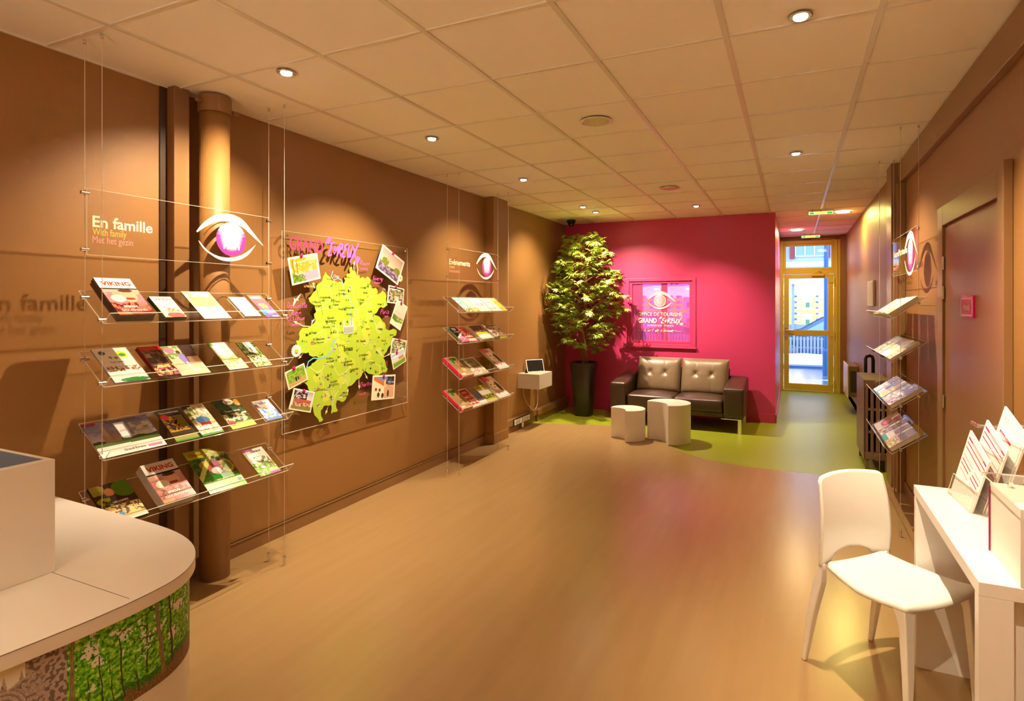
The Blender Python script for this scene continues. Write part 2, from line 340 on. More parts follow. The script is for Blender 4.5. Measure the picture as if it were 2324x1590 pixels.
CV = {  # cover designs, neutral light colours
 'viking': [('bg', (250, 248, 242)), ('r', 0, 0, 1, .70, (190, 60, 50)), ('g', 0, 1, (150, 30, 30), (238, 200, 175)), ('r', 0, .72, 1, 1, (250, 248, 242)), ('r', 0, .70, 1, .735, (30, 28, 30)),
            ('n', 0, .30, 1, .62, 5, .05, (215, 120, 140)), ('e', .62, .52, .23, .17, (225, 170, 140)), ('e', .62, .44, .15, .035, (150, 60, 50)), ('e', .62, .66, .2, .045, (90, 55, 35)), ('e', .3, .45, .2, .10, (240, 225, 210)), ('n', 0, 0, 1, .34, 7, .15, (110, 20, 22)), ('r', 0, 0, .35, .08, (235, 120, 60))],
 'kid': [('bg', (248, 249, 250)), ('r', 0, 0, 1, .05, (235, 190, 120)), ('r', .10, .45, .38, .68, (165, 215, 225)), ('r', .14, .48, .34, .65, (245, 248, 250)), ('e', .45, .28, .20, .18, (230, 175, 140)), ('e', .72, .26, .18, .18, (235, 190, 160)), ('e', .58, .1, .4, .12, (215, 90, 95)), ('n', .2, .05, 1, .5, 9, .2, (190, 110, 90)), ('r', 0, .1, .06, .6, (190, 220, 90))],
 'cream': [('bg', (250, 243, 222)), ('n', 0, .45, 1, 1, 4, .0, (235, 215, 140)), ('e', .5, .62, .32, .2, (225, 205, 150)), ('n', .1, .4, .9, .8, 9, .15, (200, 175, 120)), ('r', 0, 0, 1, .25, (252, 250, 245))],
 'paleblue': [('bg', (240, 243, 250)), ('n', 0, .1, 1, .6, 5, .1, (205, 212, 235)), ('r', 0, 0, 1, .12, (225, 228, 245)), ('e', .55, .4, .2, .1, (235, 215, 200))],
 'sea': [('bg', (120, 85, 70)), ('g', .5, 1, (135, 100, 150), (160, 120, 85)), ('r', .1, .83, .85, .93, (245, 240, 235)), ('r', 0, 0, 1, .3, (125, 95, 170)), ('n', 0, .12, 1, .36, 7, -.1, (60, 180, 215)), ('e', .5, .5, .3, .13, (250, 190, 140)), ('n', .2, .35, .8, .65, 9, .05, (240, 130, 90)), ('r', .5, .04, .95, .08, (245, 245, 250))],
 'dots': [('bg', (236, 230, 222)), ('r', 0, 0, 1, .35, (250, 250, 246)), ('e', .72, .80, .15, .11, (205, 215, 60)), ('e', .72, .78, .10, .05, (60, 140, 90)), ('e', .2, .86, .09, .06, (70, 75, 95)), ('e', .35, .72, .05, .035, (120, 150, 60)), ('e', .5, .7, .05, .035, (120, 150, 60)), ('n', .05, .30, .95, .46, 14, .0, (150, 110, 80)), ('e', .6, .05, .42, .06, (40, 130, 60))],
 'redbook': [('bg', (70, 45, 35)), ('r', 0, .86, 1, 1, (190, 25, 35)), ('n', 0, .3, 1, .86, 5, .05, (110, 85, 65)), ('r', .08, .62, .3, .75, (170, 130, 110)), ('n', 0, 0, 1, .35, 6, -.05, (235, 190, 120)), ('n', 0, 0, 1, .25, 8, .1, (225, 90, 120))],
 'lady': [('bg', (235, 205, 180)), ('n', 0, .55, .6, 1, 6, 0, (120, 155, 80)), ('e', .2, .85, .16, .1, (225, 130, 170)), ('r', .6, .6, 1, 1, (95, 60, 45)), ('e', .48, .55, .13, .20, (140, 130, 200)), ('e', .45, .78, .07, .06, (90, 50, 35)), ('e', .5, .28, .06, .16, (248, 240, 235)), ('e', .62, .16, .16, .05, (245, 240, 235))],
 'landscape': [('bg', (250, 250, 240)), ('h', .5, .04, 9, (232, 215, 170)), ('h', .40, .03, 14, (190, 175, 110)), ('h', .30, .05, 8, (250, 240, 215)), ('r', 0, .9, .2, 1, (90, 165, 60)), ('n', 0, .05, 1, .4, 7, .15, (215, 190, 130))],
 'meadow': [('bg', (120, 140, 60)), ('n', 0, .3, 1, 1, 8, 0, (55, 70, 25)), ('r', .35, .55, .8, 1, (248, 248, 245)), ('n', 0, 0, 1, .45, 9, 0, (235, 235, 200)), ('n', .35, .62, .75, .78, 8, .1, (110, 140, 120))],
 'castle': [('g', .35, 1, (190, 180, 195), (75, 80, 120)), ('n', 0, .5, 1, 1, 3, .15, (120, 115, 150)), ('h', .44, .02, 20, (55, 70, 30)), ('r', .18, .38, .42, .60, (150, 120, 95)), ('r', .22, .55, .28, .88, (160, 130, 105)), ('r', .30, .5, .33, .75, (140, 115, 95)), ('r', .38, .5, .41, .72, (150, 120, 95)), ('h', .36, .03, 11, (70, 95, 30)), ('h', .28, .01, 6, (235, 228, 225)), ('r', .44, .48, .60, .90, (235, 235, 245)), ('n', .65, .45, .95, .85, 7, 0, (190, 185, 140)), ('r', 0, 0, 1, .2, (250, 246, 242)), ('r', .72, .06, .95, .12, (215, 130, 195)), ('r', 0, .93, .2, 1, (130, 30, 80))],
 'choc': [('bg', (38, 18, 10)), ('r', 0, .06, 1, .38, (58, 42, 20)), ('n', .05, .30, .95, .78, 6, -.05, (175, 130, 30)), ('n', .1, .34, .9, .75, 10, .1, (70, 40, 20)), ('e', .22, .77, .17, .09, (190, 25, 35)), ('r', .62, .40, .95, .78, (120, 105, 45)), ('r', 0, 0, 1, .16, (150, 140, 70)), ('r', 0, 0, 1, .04, (60, 140, 50))],
 'train': [('bg', (200, 190, 150)), ('r', 0, .9, .4, 1, (40, 35, 70)), ('n', 0, .55, 1, .95, 7, 0, (245, 245, 235)), ('n', 0, .5, .5, .9, 8, .05, (120, 140, 50)), ('e', .5, .48, .3, .12, (60, 110, 165)), ('r', .28, .3, .75, .42, (150, 45, 40)), ('n', 0, 0, 1, .32, 8, 0, (240, 238, 245)), ('r', 0, 0, 1, .05, (80, 150, 60))],
 'organic': [('bg', (48, 85, 22)), ('n', 0, .3, 1, 1, 7, .0, (20, 45, 12)), ('e', .6, .90, .2, .1, (240, 235, 215)), ('e', .92, .84, .12, .12, (235, 150, 40)), ('n', .0, .2, 1, .5, 6, .0, (215, 200, 170)), ('r', 0, 0, 1, .2, (215, 215, 80)), ('e', .15, .19, .14, .09, (205, 60, 60))],
 'bluecard': [('bg', (200, 185, 160)), ('r', 0, 0, 1, .55, (95, 140, 215)), ('n', 0, .1, 1, .6, 6, 0, (235, 240, 250)), ('e', .4, .3, .12, .08, (235, 180, 120)), ('n', 0, .6, 1, 1, 5, .1, (150, 140, 180)), ('r', .6, .45, .95, .95, (245, 245, 248))],
 'park': [('bg', (70, 50, 38)), ('e', .15, .9, .2, .12, (165, 150, 60)), ('n', 0, .3, .35, .85, 7, 0, (150, 150, 30)), ('e', .82, .80, .32, .22, (85, 125, 30)), ('e', .42, .78, .13, .1, (200, 130, 80)), ('r', 0, .05, 1, .42, (245, 215, 150)), ('n', 0, .15, 1, .48, 8, .1, (110, 90, 70)), ('e', .4, .18, .08, .05, (90, 160, 200)), ('r', .4, 0, 1, .08, (250, 250, 245))],
 'easter': [('bg', (195, 205, 50)), ('h', .78, .03, 6, (85, 120, 50)), ('n', 0, .35, 1, .8, 9, .05, (60, 90, 35)), ('e', .35, .62, .18, .1, (190, 150, 80)), ('n', .3, .45, .8, .72, 12, .05, (225, 110, 130)), ('e', .58, .58, .1, .12, (170, 60, 110)), ('e', .5, .45, .13, .08, (235, 235, 245)), ('e', .82, .52, .15, .16, (220, 160, 30)), ('e', .82, .52, .12, .12, (110, 140, 40)), ('h', .34, .03, 4, (60, 155, 50)), ('r', 0, 0, 1, .22, (130, 225, 100)), ('r', 0, .10, 1, .13, (175, 240, 150)), ('d', -.9, .25, .38, (225, 238, 130)), ('r', .84, .12, .95, .18, (90, 100, 190))],
 'farm': [('bg', (225, 210, 200)), ('r', .08, .5, .62, .84, (250, 250, 250)), ('r', 0, .93, .5, 1, (170, 60, 150)), ('n', 0, 0, 1, .48, 8, -.1, (120, 190, 50)), ('n', .2, .2, .9, .7, 6, .1, (120, 130, 80)), ('r', .88, .2, .93, .62, (160, 30, 70)), ('r', .5, 0, 1, .07, (205, 120, 215)), ('e', .4, .3, .1, .06, (240, 240, 245))],
 'aqua': [('bg', (120, 205, 225)), ('n', 0, 0, 1, 1, 6, 0, (215, 240, 245)), ('r', 0, 0, 1, .3, (120, 140, 70)), ('n', 0, 0, 1, .3, 9, 0, (250, 250, 220))],
 'lemon': [('bg', (245, 240, 190)), ('r', 0, .3, 1, 1, (252, 250, 225)), ('n', 0, 0, 1, .3, 8, 0, (190, 190, 80))],
 'list': [('bg', (252, 250, 248)), ('n', .2, .4, .9, .6, 12, .1, (120, 110, 130)), ('r', 0, .28, 1, .30, (160, 190, 160))],
 'doodle': [('bg', (250, 250, 252)), ('n', .1, .1, .9, .9, 10, .25, (235, 175, 170)), ('n', .1, .1, .9, .9, 9, .3, (150, 190, 160))],
 'yellow': [('bg', (240, 225, 90)), ('n', 0, .1, 1, .8, 10, .15, (215, 140, 60)), ('r', 0, .8, 1, 1, (245, 235, 160))],
 'black123': [('bg', (25, 22, 26)), ('r', 0, 0, 1, .32, (228, 95, 155)), ('n', .2, .15, .9, .4, 7, 0, (245, 170, 200)), ('r', 0, .9, .2, 1, (70, 130, 120)), ('d', -.3, .22, .32, (245, 240, 240))],
 'red': [('bg', (200, 35, 35)), ('r', .05, .05, .95, .22, (235, 225, 220)), ('n', .1, .3, .9, .6, 8, .05, (240, 220, 210)), ('r', .1, .36, .9, .38, (245, 235, 230)), ('r', .1, .8, .5, .85, (245, 150, 140))],
 'redleaf': [('bg', (245, 240, 232)), ('r', .08, .12, .92, .95, (205, 45, 45)), ('n', .1, .15, .9, .6, 8, 0, (245, 225, 210)), ('r', .1, .4, .9, .47, (205, 45, 45))],
 'multi': [('bg', (250, 250, 250)), ('r', 0, .65, 1, 1, (75, 45, 105)), ('r', 0, .3, 1, .5, (220, 215, 60)), ('n', 0, .5, 1, .9, 7, .1, (150, 60, 80)), ('r', .2, .2, .9, .34, (250, 250, 252))],
 'stack': [('bg', (225, 215, 205)), ('n', 0, 0, 1, 1, 6, 0, (160, 110, 90)), ('r', 0, .4, .7, .6, (245, 245, 245)), ('n', .4, 0, 1, .5, 8, .1, (80, 65, 50))],
 'portrait': [('bg', (200, 165, 140)), ('n', 0, 0, 1, 1, 5, .1, (150, 110, 90)), ('r', 0, .5, .5, .7, (245, 240, 240)), ('r', 0, 0, 1, .12, (190, 185, 70)), ('n', 0, .1, 1, .3, 9, .1, (60, 45, 40))],
 'carrot': [('bg', (178, 148, 105)), ('e', .42, .86, .16, .10, (35, 115, 35)), ('e', .62, .86, .13, .08, (30, 95, 25)), ('e', .38, .74, .10, .09, (45, 130, 40)), ('e', .52, .64, .07, .12, (225, 150, 115)), ('e', .58, .50, .06, .14, (225, 150, 110)), ('e', .64, .34, .035, .14, (240, 225, 195)), ('e', .50, .32, .03, .12, (240, 225, 195)), ('r', .12, .08, .42, .14, (225, 215, 190)), ('e', .16, .88, .1, .06, (230, 70, 120))],
 'grey': [('bg', (238, 234, 225)), ('r', .08, .42, .92, .95, (145, 135, 110)), ('r', .22, .52, .78, .86, (175, 165, 140)), ('r', 0, .2, 1, .42, (250, 248, 245)), ('n', .1, .08, .9, .32, 9, .1, (225, 150, 150)), ('r', .6, .02, .95, .1, (190, 180, 60))],
 'face': [('bg', (190, 160, 130)), ('e', .48, .62, .34, .26, (226, 190, 160)), ('e', .36, .64, .05, .03, (60, 40, 35)), ('e', .6, .62, .05, .03, (60, 40, 35)), ('e', .48, .50, .09, .025, (190, 70, 80)), ('e', .8, .5, .13, .24, (70, 45, 35)), ('n', 0, .8, .6, 1, 5, -.1, (230, 120, 130)), ('r', 0, 0, 1, .24, (250, 248, 248)), ('n', .1, .15, .9, .3, 8, .1, (215, 120, 140))],
 'bluesmall': [('bg', (90, 140, 185)), ('n', 0, .3, 1, 1, 7, 0, (160, 100, 90)), ('r', 0, 0, 1, .3, (245, 245, 250)), ('n', 0, .3, 1, .8, 9, .1, (60, 90, 130))],
 'olive': [('bg', (195, 190, 60)), ('r', 0, .46, 1, .8, (252, 252, 250)), ('n', 0, .2, 1, .4, 8, 0, (60, 90, 50)), ('r', 0, 0, 1, .12, (235, 235, 150))],
 'teal': [('bg', (235, 230, 225)), ('r', 0, 0, 1, .18, (20, 170, 150)), ('r', .05, .25, .95, .85, (225, 225, 220)), ('n', .1, .3, .9, .8, 4, .2, (200, 205, 200))],
 'gourmet': [('bg', (200, 190, 175)), ('e', .5, .45, .38, .22, (190, 45, 50)), ('e', .5, .45, .22, .12, (235, 130, 110)), ('r', .5, .75, 1, 1, (190, 30, 35))],
 'tree': [('bg', (215, 225, 190)), ('n', 0, .0, 1, .7, 6, -.1, (150, 190, 60)), ('n', 0, 0, 1, .6, 9, .15, (200, 60, 110)), ('r', .1, .7, .9, .95, (248, 245, 240))],
 'town': [('bg', (200, 190, 160)), ('n', 0, 0, 1, 1, 5, 0, (120, 130, 80)), ('r', 0, .6, .6, .8, (250, 250, 250)), ('n', 0, 0, 1, .5, 8, .1, (245, 240, 230))],
}
TXT = {  # lettering on covers: text, x, y, width, colour
 'viking': [('VIKING', .10, .80, .80, (222, 60, 40)), ('SPECIAL', .28, .20, .40, (250, 245, 240)), ('GOURMAND', .15, .10, .7, (250, 245, 240))],
 'kid': [('VIKING', .12, .80, .76, (225, 120, 95))],
 'choc': [('Chocolatrium', .08, .88, .84, (235, 225, 200))], 'organic': [('Bio', .5, .86, .2, (90, 120, 40)), ('Trame verte', .2, .56, .6, (245, 245, 240))],
 'easter': [('Chasse', .08, .86, .34, (215, 60, 70)), ('aux oeufs', .45, .86, .3, (240, 245, 200)), ('Les 30, 31 mars et 1er avril 2013', .05, .24, .9, (240, 245, 150))],
 'castle': [('Grand Evreux', .35, .08, .34, (90, 60, 70))], 'black123': [('123', .3, .78, .42, (240, 240, 240)), ('MUSEES', .2, .62, .6, (240, 240, 240))],
 'red': [('ART', .15, .62, .4, (250, 240, 235))], 'redleaf': [('GUIDE', .2, .75, .5, (250, 240, 235))], 'grey': [('La Vie', .28, .70, .4, (70, 65, 55))],
 'farm': [('Evreux', .35, .86, .5, (70, 60, 60))], 'park': [('LES LOISIRS', .35, .48, .4, (230, 225, 215))], 'dots': [('Tout savoir', .25, .56, .4, (80, 75, 70))],
 'face': [('Elle', .1, .84, .5, (225, 60, 90))], 'sea': [('CROISIERE', .3, .20, .6, (235, 245, 250))], 'bluecard': [('Eure', .3, .8, .4, (90, 110, 160))]}
def brochure(design, o, right, up, n, wd, ht, th, copies, label, cat='brochure', group=None, tilt=0, sidecol=(232, 226, 215), seed=0, jit=.002, curl=0):
    """flat printed booklet (and copies under it) whose bottom-left corner is o; copies lie below the top one"""
    right, up, n = (Vector(q).normalized() for q in (right, up, n)); o = Vector(o)
    rnd = random.Random(seed*17+5)
    if tilt: q = Matrix.Rotation(tilt, 3, n); right = q@right; up = q@up
    top = o+n*(th*(copies-1)*1.03)
    mb = MB(); sc = lin(sidecol); cr_ = lin((200, 190, 178))
    nseg = 5
    prof = [(k/nseg, curl*math.sin(PI*k/nseg)*0+curl*(k/nseg)**2) for k in range(nseg+1)]
    for (t0, h0), (t1, h1) in zip(prof[:-1], prof[1:]):
        a, b = top+up*(ht*t0)+n*h0, top+up*(ht*t1)+n*h1
        vs = [a, a+right*wd, b+right*wd, b]; vs += [q+n*(th*.92) for q in vs]
        mb.mesh(vs, [(3, 2, 1, 0), (4, 5, 6, 7), (1, 2, 6, 5), (3, 0, 4, 7)], sc)
    mb.mesh([top, top+right*wd, top+right*wd+n*(th*.92), top+n*(th*.92)], [(0, 1, 2, 3)], sc)
    e = top+up*ht+n*curl; mb.mesh([e, e+right*wd, e+right*wd+n*(th*.92), e+n*(th*.92)], [(3, 2, 1, 0)], sc)
    ob = mb.build('brochure', 'print'); tag(ob, label, cat, group)
    cm = MB(); lift = th*.92+.0004
    def P(u, v): return top+right*(wd*u)+up*(ht*v)+n*(curl*v*v+lift)
    nx = max(24, int(wd*380)); ny = max(32, int(ht*340))
    paint(cm, P, nx, ny, painter(CV[design], seed))
    for t in TXT.get(design, []):
        v = t[2]; put_text(cm, t[0], P(t[1], v)+n*.0006, right, up+n*(2*curl*v/ht), width=wd*t[3], col=lin(t[4]), bold=.03, size=None)
    cm.build('cover', 'print', ob)
    for k in range(1, copies):
        c = ob.copy(); C.objects.link(c); c.location = -n*(th*1.03*k)+right*rnd.uniform(-jit, jit)+up*rnd.uniform(0, jit*1.5)
        tag(c, 'copy under the '+label, cat, 'copies under the '+label)
    return ob

# ================================================================== ROOM SHELL
YF = YB
def S1(name, mb, m, **k): return struct(mb.build(name, m, **k))
# floor: beige vinyl up to a curved line, lime speckled floor beyond it
edge = [(-3.165, 6.88), (-3.06, 6.89), (-2.72, 6.98), (-2.35, 7.10), (-2.0, 7.12), (-1.7, 6.98), (-1.45, 6.72), (-1.25, 6.42), (-1.05, 6.18), (-.81, 5.99), (-.5, 5.91), (-.228, 5.88), (.26, 5.88), (.62, 5.86), (XR, 5.86)]
mb = MB(); mb.face([(XL, YF, 0), (XR, YF, 0)]+[(x, y, 0) for x, y in edge[::-1]]); S1('floor', mb, 'floor')
mb = MB(); mb.face([(x, y, 0) for x, y in edge]+[(XR+.1, YE, 0), (XL, YE, 0)]); S1('floor', mb, 'green')
# ceiling tiles and bars
ZT = 2.772
mb = MB(); mb.box(XL-.1, XR+.15, YF, YE+.1, ZT, ZT+.05); S1('ceiling', mb, 'ceil')
mb = MB()
for k in range(0, 6):
    x = -2.674+.6*k; mb.box(x-.012, x+.012, YF, YE if k > 4 else YP, H, ZT)
for k in range(-6, 17):
    y = 1.4945+.6*k; mb.box(XL, XR, y-.006, y+.006, H+.002, ZT)
mb.box(XR-.022, XR, YF, 5.86, H-.002, ZT); mb.box(XL, XL+.014, YF, YP, H, ZT)
struct(mb.build('trim_1', 'tbar'))
# left wall with its rear seams
mb = MB(); mb.box(XL-.12, XL, YF, YP, 0, ZT); S1('wall_left', mb, 'wall')
# window opening in pink wall
WX0, WX1, WZ0, WZ1 = -2.158, -1.283, 1.01, 1.888
mb = MB()
mb.box(XL, WX0, YP, YP+.10, 0, ZT); mb.box(WX1, -.211, YP, YP+.10, 0, ZT); mb.box(WX0, WX1, YP, YP+.10, 0, WZ0); mb.box(WX0, WX1, YP, YP+.10, WZ1, ZT)
S1('wall_back', mb, 'pink')
mb = MB(); mb.box(-.311, -.211, YP+.10, YE, 0, ZT); S1('wall_hall', mb, 'pink')
# right wall (with the projecting band above), then the hallway stretch
mb = MB(); mb.box(XR, XR+.12, YF, 5.72, 0, ZT); S1('wall_right', mb, 'brownstripe')
mb = MB(); mb.box(.84, XR+.12, 5.98, YE, 0, ZT); S1('wall_right_hall', mb, 'wall')
mb = MB(); mb.box(.815, XR, YF, 5.72, 2.585, H-.002); struct(mb.build('trim_3', 'brownpaint', bevel=.004))
mb = MB(); mb.box(.765, XR+.12, 5.72, 5.98, 0, ZT-.001); mb.box(.795, XR-.0005, 5.60, 5.7195, 0, 2.584); struct(mb.build('trim_4', 'brownpaint', bevel=.004))
mb = MB(); mb.box(XL-.1, XR+.2, YF-.1, YF, 0, ZT); S1('wall_rear', mb, 'wall')
# wall at the street end: door opening and the office window behind the pink wall
mb = MB()
mb.box(XL-.1, -3.0, YE, YE+.15, 0, ZT); mb.box(-3.0, -1.55, YE, YE+.15, 0, .75); mb.box(-3.0, -1.55, YE, YE+.15, 2.35, ZT); mb.box(-1.55, -.215, YE, YE+.15, 0, ZT)
S1('wall_end', mb, 'pink')
mb = MB(); mb.box(.755, .86, YE-.05, YE+.15, 0, ZT); mb.box(-.215, .755, YE, YE+.15, 2.70, ZT); S1('wall_end_hall', mb, 'brownpaint')
mb = MB(); mb.box(XL-.1, XL, YP, YE, 0, ZT); S1('wall_office', mb, 'pink')
# baseboards
mb = MB(); mb.box(XL, XL+.014, YF, 5.64, 0, .093); mb.box(XL, XL+.019, YF, 5.64, .085, .093); struct(mb.build('baseboard_left', 'brownpaint', bevel=.002))
mb = MB(); mb.box(XL, -.211, YP-.014, YP, 0, .115); struct(mb.build('baseboard_back', 'pink', bevel=.003))
mb = MB(); mb.box(-.211, -.197, YP, YE, 0, .11); struct(mb.build('baseboard_hall', 'pink', bevel=.003))
mb = MB(); mb.box(.84, .852, 5.98, YE, 0, .1); mb.box(XR-.014, XR, YF, 5.60, 0, .10); struct(mb.build('baseboard_right', 'brownpaint', bevel=.003))
# trunking along the left wall beyond the pilaster
mb = MB(); mb.box(XL, XL+.055, 6.0, 6.98, .085, .160); mb.box(XL, XL+.035, 6.0, 6.98, 0, .081); mb.box(XL, XL+.075, 6.98, YP-.016, .085, .160); mb.box(XL, XL+.06, 6.98, YP-.016, 0, .081)
struct(mb.build('trim_5', 'brownpaint', bevel=.003))
# pilaster
mb = MB(); mb.box(XL, -3.050, 5.66, 6.0, .0, ZT); mb.box(XL, -3.040, 5.65, 6.01, 0, .11); struct(mb.build('trim_6', 'wall', bevel=.003))
# boxed casing beside the round pipe
mb = MB(); mb.box(XL, -3.095, 2.058, 2.145, 0, ZT); struct(mb.build('trim_7', 'brownpaint', bevel=.003))
mb = MB(); mb.box(XL, -3.155, 2.02, 2.058, 0, ZT); struct(mb.build('trim_8', 'leather'))

# round pipe with collar
p = thing('floor_to_ceiling_pipe', 'fat brown round pipe rising floor to ceiling against the dark left wall', 'pipe', (-3.045, 2.262, 0))
mb = MB(); mb.lathe(-3.045, 2.262, [(.079, 0), (.079, 2.70)], 40); mb.build('pipe_body', 'wall', p, smooth=False).data.polygons.foreach_set('use_smooth', [True]*40+[False]*2)
mb = MB(); mb.lathe(-3.045, 2.262, [(.084, 2.665), (.087, 2.67), (.087, 2.755), (.084, 2.763)], 40); mb.build('collar', 'brownpaint', p)
for q0, q1 in (((-3.00, 2.35, 2.69), (-2.985, 2.372, 2.69)), ((-3.04, 2.17, 2.715), (-3.035, 2.145, 2.715))): mb = MB(); mb.tube([q0, q1], .012, 8); mb.build('clamp_bolt', 'brownpaint', p)

# ================================================================== WINDOW in the pink wall
w1 = bpy.data.objects.new('window_1', None); C.objects.link(w1); w1.location = (-1.72, YP, 1.45); WL['window_1'] = Vector(w1.location); w1['kind'] = 'structure'
mb = MB()
ox0, ox1, oz0, oz1 = -2.215, -1.228, .953, 1.935
rframe(mb, ox0, ox1, YP-.016, YP-.0005, oz0+.013, oz1, .045, None, .032)
mb.box(ox0-.01, ox1+.01, YP-.030, YP-.0005, oz0-.012, oz0+.0125)
t = .032; y0, y1 = YP+.002, YP+.05
rframe(mb, WX0+.0005, WX1-.0005, y0, y1, WZ0+.0005, WZ1-.0005, t)
mb.build('window_frame', 'pink', w1, bevel=.003)
mb = MB(); mb.box(WX0+t, WX1-t, YP+.022, YP+.028, WZ0+t, WZ1-t); mb.build('window_pane', 'pinkglass', w1)
mb = MB(); Yq = YP+.018
fx = lambda px, py: ony(1420+px*.10692, 630+py*.10692, Yq)
cream = lin((250, 232, 205)); A, B = Vector((1, 0, 0)), Vector((0, 0, 1))
o = Vector(fx(760, 487)); wd = fx(1062, 500)[0]-fx(468, 500)[0]; eye(mb, o, A, B, wd, (0, -.002, 0), cream)
c0 = Vector(fx(727, 487)); rr = wd*.213
mb2 = []
for r0, r1 in ((.90, 1.0), (.12, .2), (.52, .56)):
    n = 40
    for k in range(n):
        a0, a1 = 2*PI*k/n, 2*PI*(k+1)/n
        q = [(r0*math.cos(a0), r0*math.sin(a0)), (r1*math.cos(a0), r1*math.sin(a0)), (r1*math.cos(a1), r1*math.sin(a1)), (r0*math.cos(a1), r0*math.sin(a1))]
        mb.face([c0+A*x*rr+B*y*rr for x, y in q], cream)
for k in range(16):   # rose-window petals
    an = 2*PI*k/16; ca, sa = math.cos(an), math.sin(an)
    pet = [(.15, 0), (.45, .075), (.72, .125), (.86, .06), (.9, 0)]
    loop = pet+[(x, -y) for x, y in pet[-2:0:-1]]
    inner = [(.24+(x-.15)*.78, y*.60) for x, y in loop]
    for i in range(len(loop)):
        j = (i+1) % len(loop)
        mb.face([c0+A*((x*ca-y*sa)*rr)+B*((x*sa+y*ca)*rr) for x, y in (loop[i], loop[j], inner[j], inner[i])], cream)
put_text(mb, 'OFFICE DE TOURISME', fx(268, 805), A, B, width=fx(1200, 0)[0]-fx(268, 0)[0], size=.073, col=cream, bold=.01)
put_text(mb, 'GRAND', fx(268, 950), A, B, width=fx(662, 0)[0]-fx(268, 0)[0], size=.094, col=cream, bold=.03)
put_strokes(mb, '"EVREUX,', fx(690, 960), A, B, (fx(1215, 0)[0]-fx(700, 0)[0]), .072, .011, cream, .22)
put_text(mb, 'NORMANDIE - FRANCE', fx(465, 1028), A, B, width=fx(1015, 0)[0]-fx(465, 0)[0], size=.036, col=cream, bold=.0)
put_strokes(mb, "L'art de s'evader", fx(385, 1140), A, B, (fx(1055, 0)[0]-fx(385, 0)[0]), .052, .006, cream, .5)
mb.stroke([(0, 0), (.03, .006), (.07, .0)], .004, fx(270, 1115), A, B, cream); mb.stroke([(0, 0), (.03, -.002), (.09, -.003)], .004, fx(1055, 1132), A, B, cream)
mb.build('window_lettering', 'matte', w1)

# office window frame behind
w2 = bpy.data.objects.new('window_2', None); C.objects.link(w2); w2.location = (-2.3, YE, 1.5); WL['window_2'] = Vector(w2.location); w2['kind'] = 'structure'
mb = MB(); a, b, c, d = -3.0, -1.55, .75, 2.35; t = .06
rframe(mb, a+.001, b-.001, YE, YE+.08, c+.001, d-.001, t); mb.box(-2.37, -2.26, YE, YE+.08, c+.0615, d-.0615)
mb.build('window_frame', 'brownpaint', w2, bevel=.004)
mb = MB(); mb.box(a+t, b-t, YE+.036, YE+.042, c+t, d-t); mb.build('window_pane', 'glass', w2)
# bookcase ladder seen dimly in the office, curtain
cu = MB(); n = 30
for k in range(n):
    y0, y1 = (11.1+.03*math.sin(k*1.6)), (11.1+.03*math.sin((k+1)*1.6)); x0 = -2.99+k*.0105
    cu.face([(x0, y0, .003), (x0+.0105, y1, .003), (x0+.0105, y1, 2.45), (x0, y0, 2.45)])
tag(cu.build('curtain', 'white', solid=.004), 'cream curtain at the office window seen through the pink glass pane', 'curtain')
sh = thing('office_shelf', 'open ladder shelf dimly seen through the pink glass pane', 'shelf', (-2.2, 10.9, 0))
mb = MB()
for x in (-2.36, -2.22): mb.box(x, x+.02, 10.85, 10.95, 0, 1.42)
mb.build('upright', 'whiteenamel', sh)
for z in (.4, .75, 1.05, 1.18, 1.36): mb = MB(); mb.box(-2.34, -2.22, 10.86, 10.94, z, z+.02); mb.build('rung', 'whiteenamel', sh)

# ================================================================== ENTRANCE DOOR at the end of the hallway
d1 = bpy.data.objects.new('door_1', None); C.objects.link(d1); d1.location = (.27, YE, 0); WL['door_1'] = Vector(d1.location); d1['kind'] = 'structure'
mb = MB(); X0, X1 = -.21, .755
mb.box(X0, X0+.055, YE-.02, YE+.06, 0, 2.699); mb.box(X1-.10, X1-.001, YE-.02, YE+.06, 0, 2.699); mb.box(X0+.055, X1-.10, YE-.02, YE+.06, 2.64, 2.699); mb.box(X0+.055, X1-.10, YE-.02, YE+.06, 2.10, 2.155); mb.box(X0+.055, X1-.10, YE-.04, YE+.06, 0, .02)
rframe(mb, X0+.0555, X1-.1005, YE, YE+.05, 2.1555, 2.6395, .04, .04, .055)
mb.build('door_frame', 'yellowframe', d1, bevel=.004)
mb = MB(); a, b = X0+.06, X1-.105
rframe(mb, a, b, YE-.012, YE+.04, .025, 2.095, .085, .075, .11); mb.box(a+.085, b-.085, YE-.012, YE+.04, 1.0, 1.095)
mb.build('door_leaf', 'yellowframe', d1, bevel=.004)
mb = MB(); mb.box(a+.085, b-.085, YE+.01, YE+.018, 1.095, 2.02); mb.box(a+.085, b-.085, YE+.01, YE+.018, .135, 1.0); mb.box(X0+.085, X1-.16, YE+.02, YE+.028, 2.21, 2.60); mb.build('door_pane', 'glass', d1)
mb = MB(); mb.tube([(a+.04, YE-.015, 1.09), (a+.04, YE-.06, 1.09), (a+.16, YE-.06, 1.09)], .011, 8); mb.box(a+.02, a+.06, YE-.022, YE-.013, .93, 1.13); mb.tube([(a+.04, YE-.015, .98), (a+.04, YE-.03, .98)], .016, 10); mb.build('door_handle', 'chrome', d1)
mb = MB()
for z in (.15, 1.0, 1.95): mb.tube([(b+.012, YE-.03, z-.06), (b+.012, YE-.03, z+.06)], .012, 8); mb.box(b-.05, b+.03, YE-.03, YE-.018, z-.012, z+.012)
mb.tube([(b+.05, YE-.03, .3), (b+.05, YE-.03, 1.9)], .006, 6)
mb.build('door_hinge', 'yellowframe', d1)
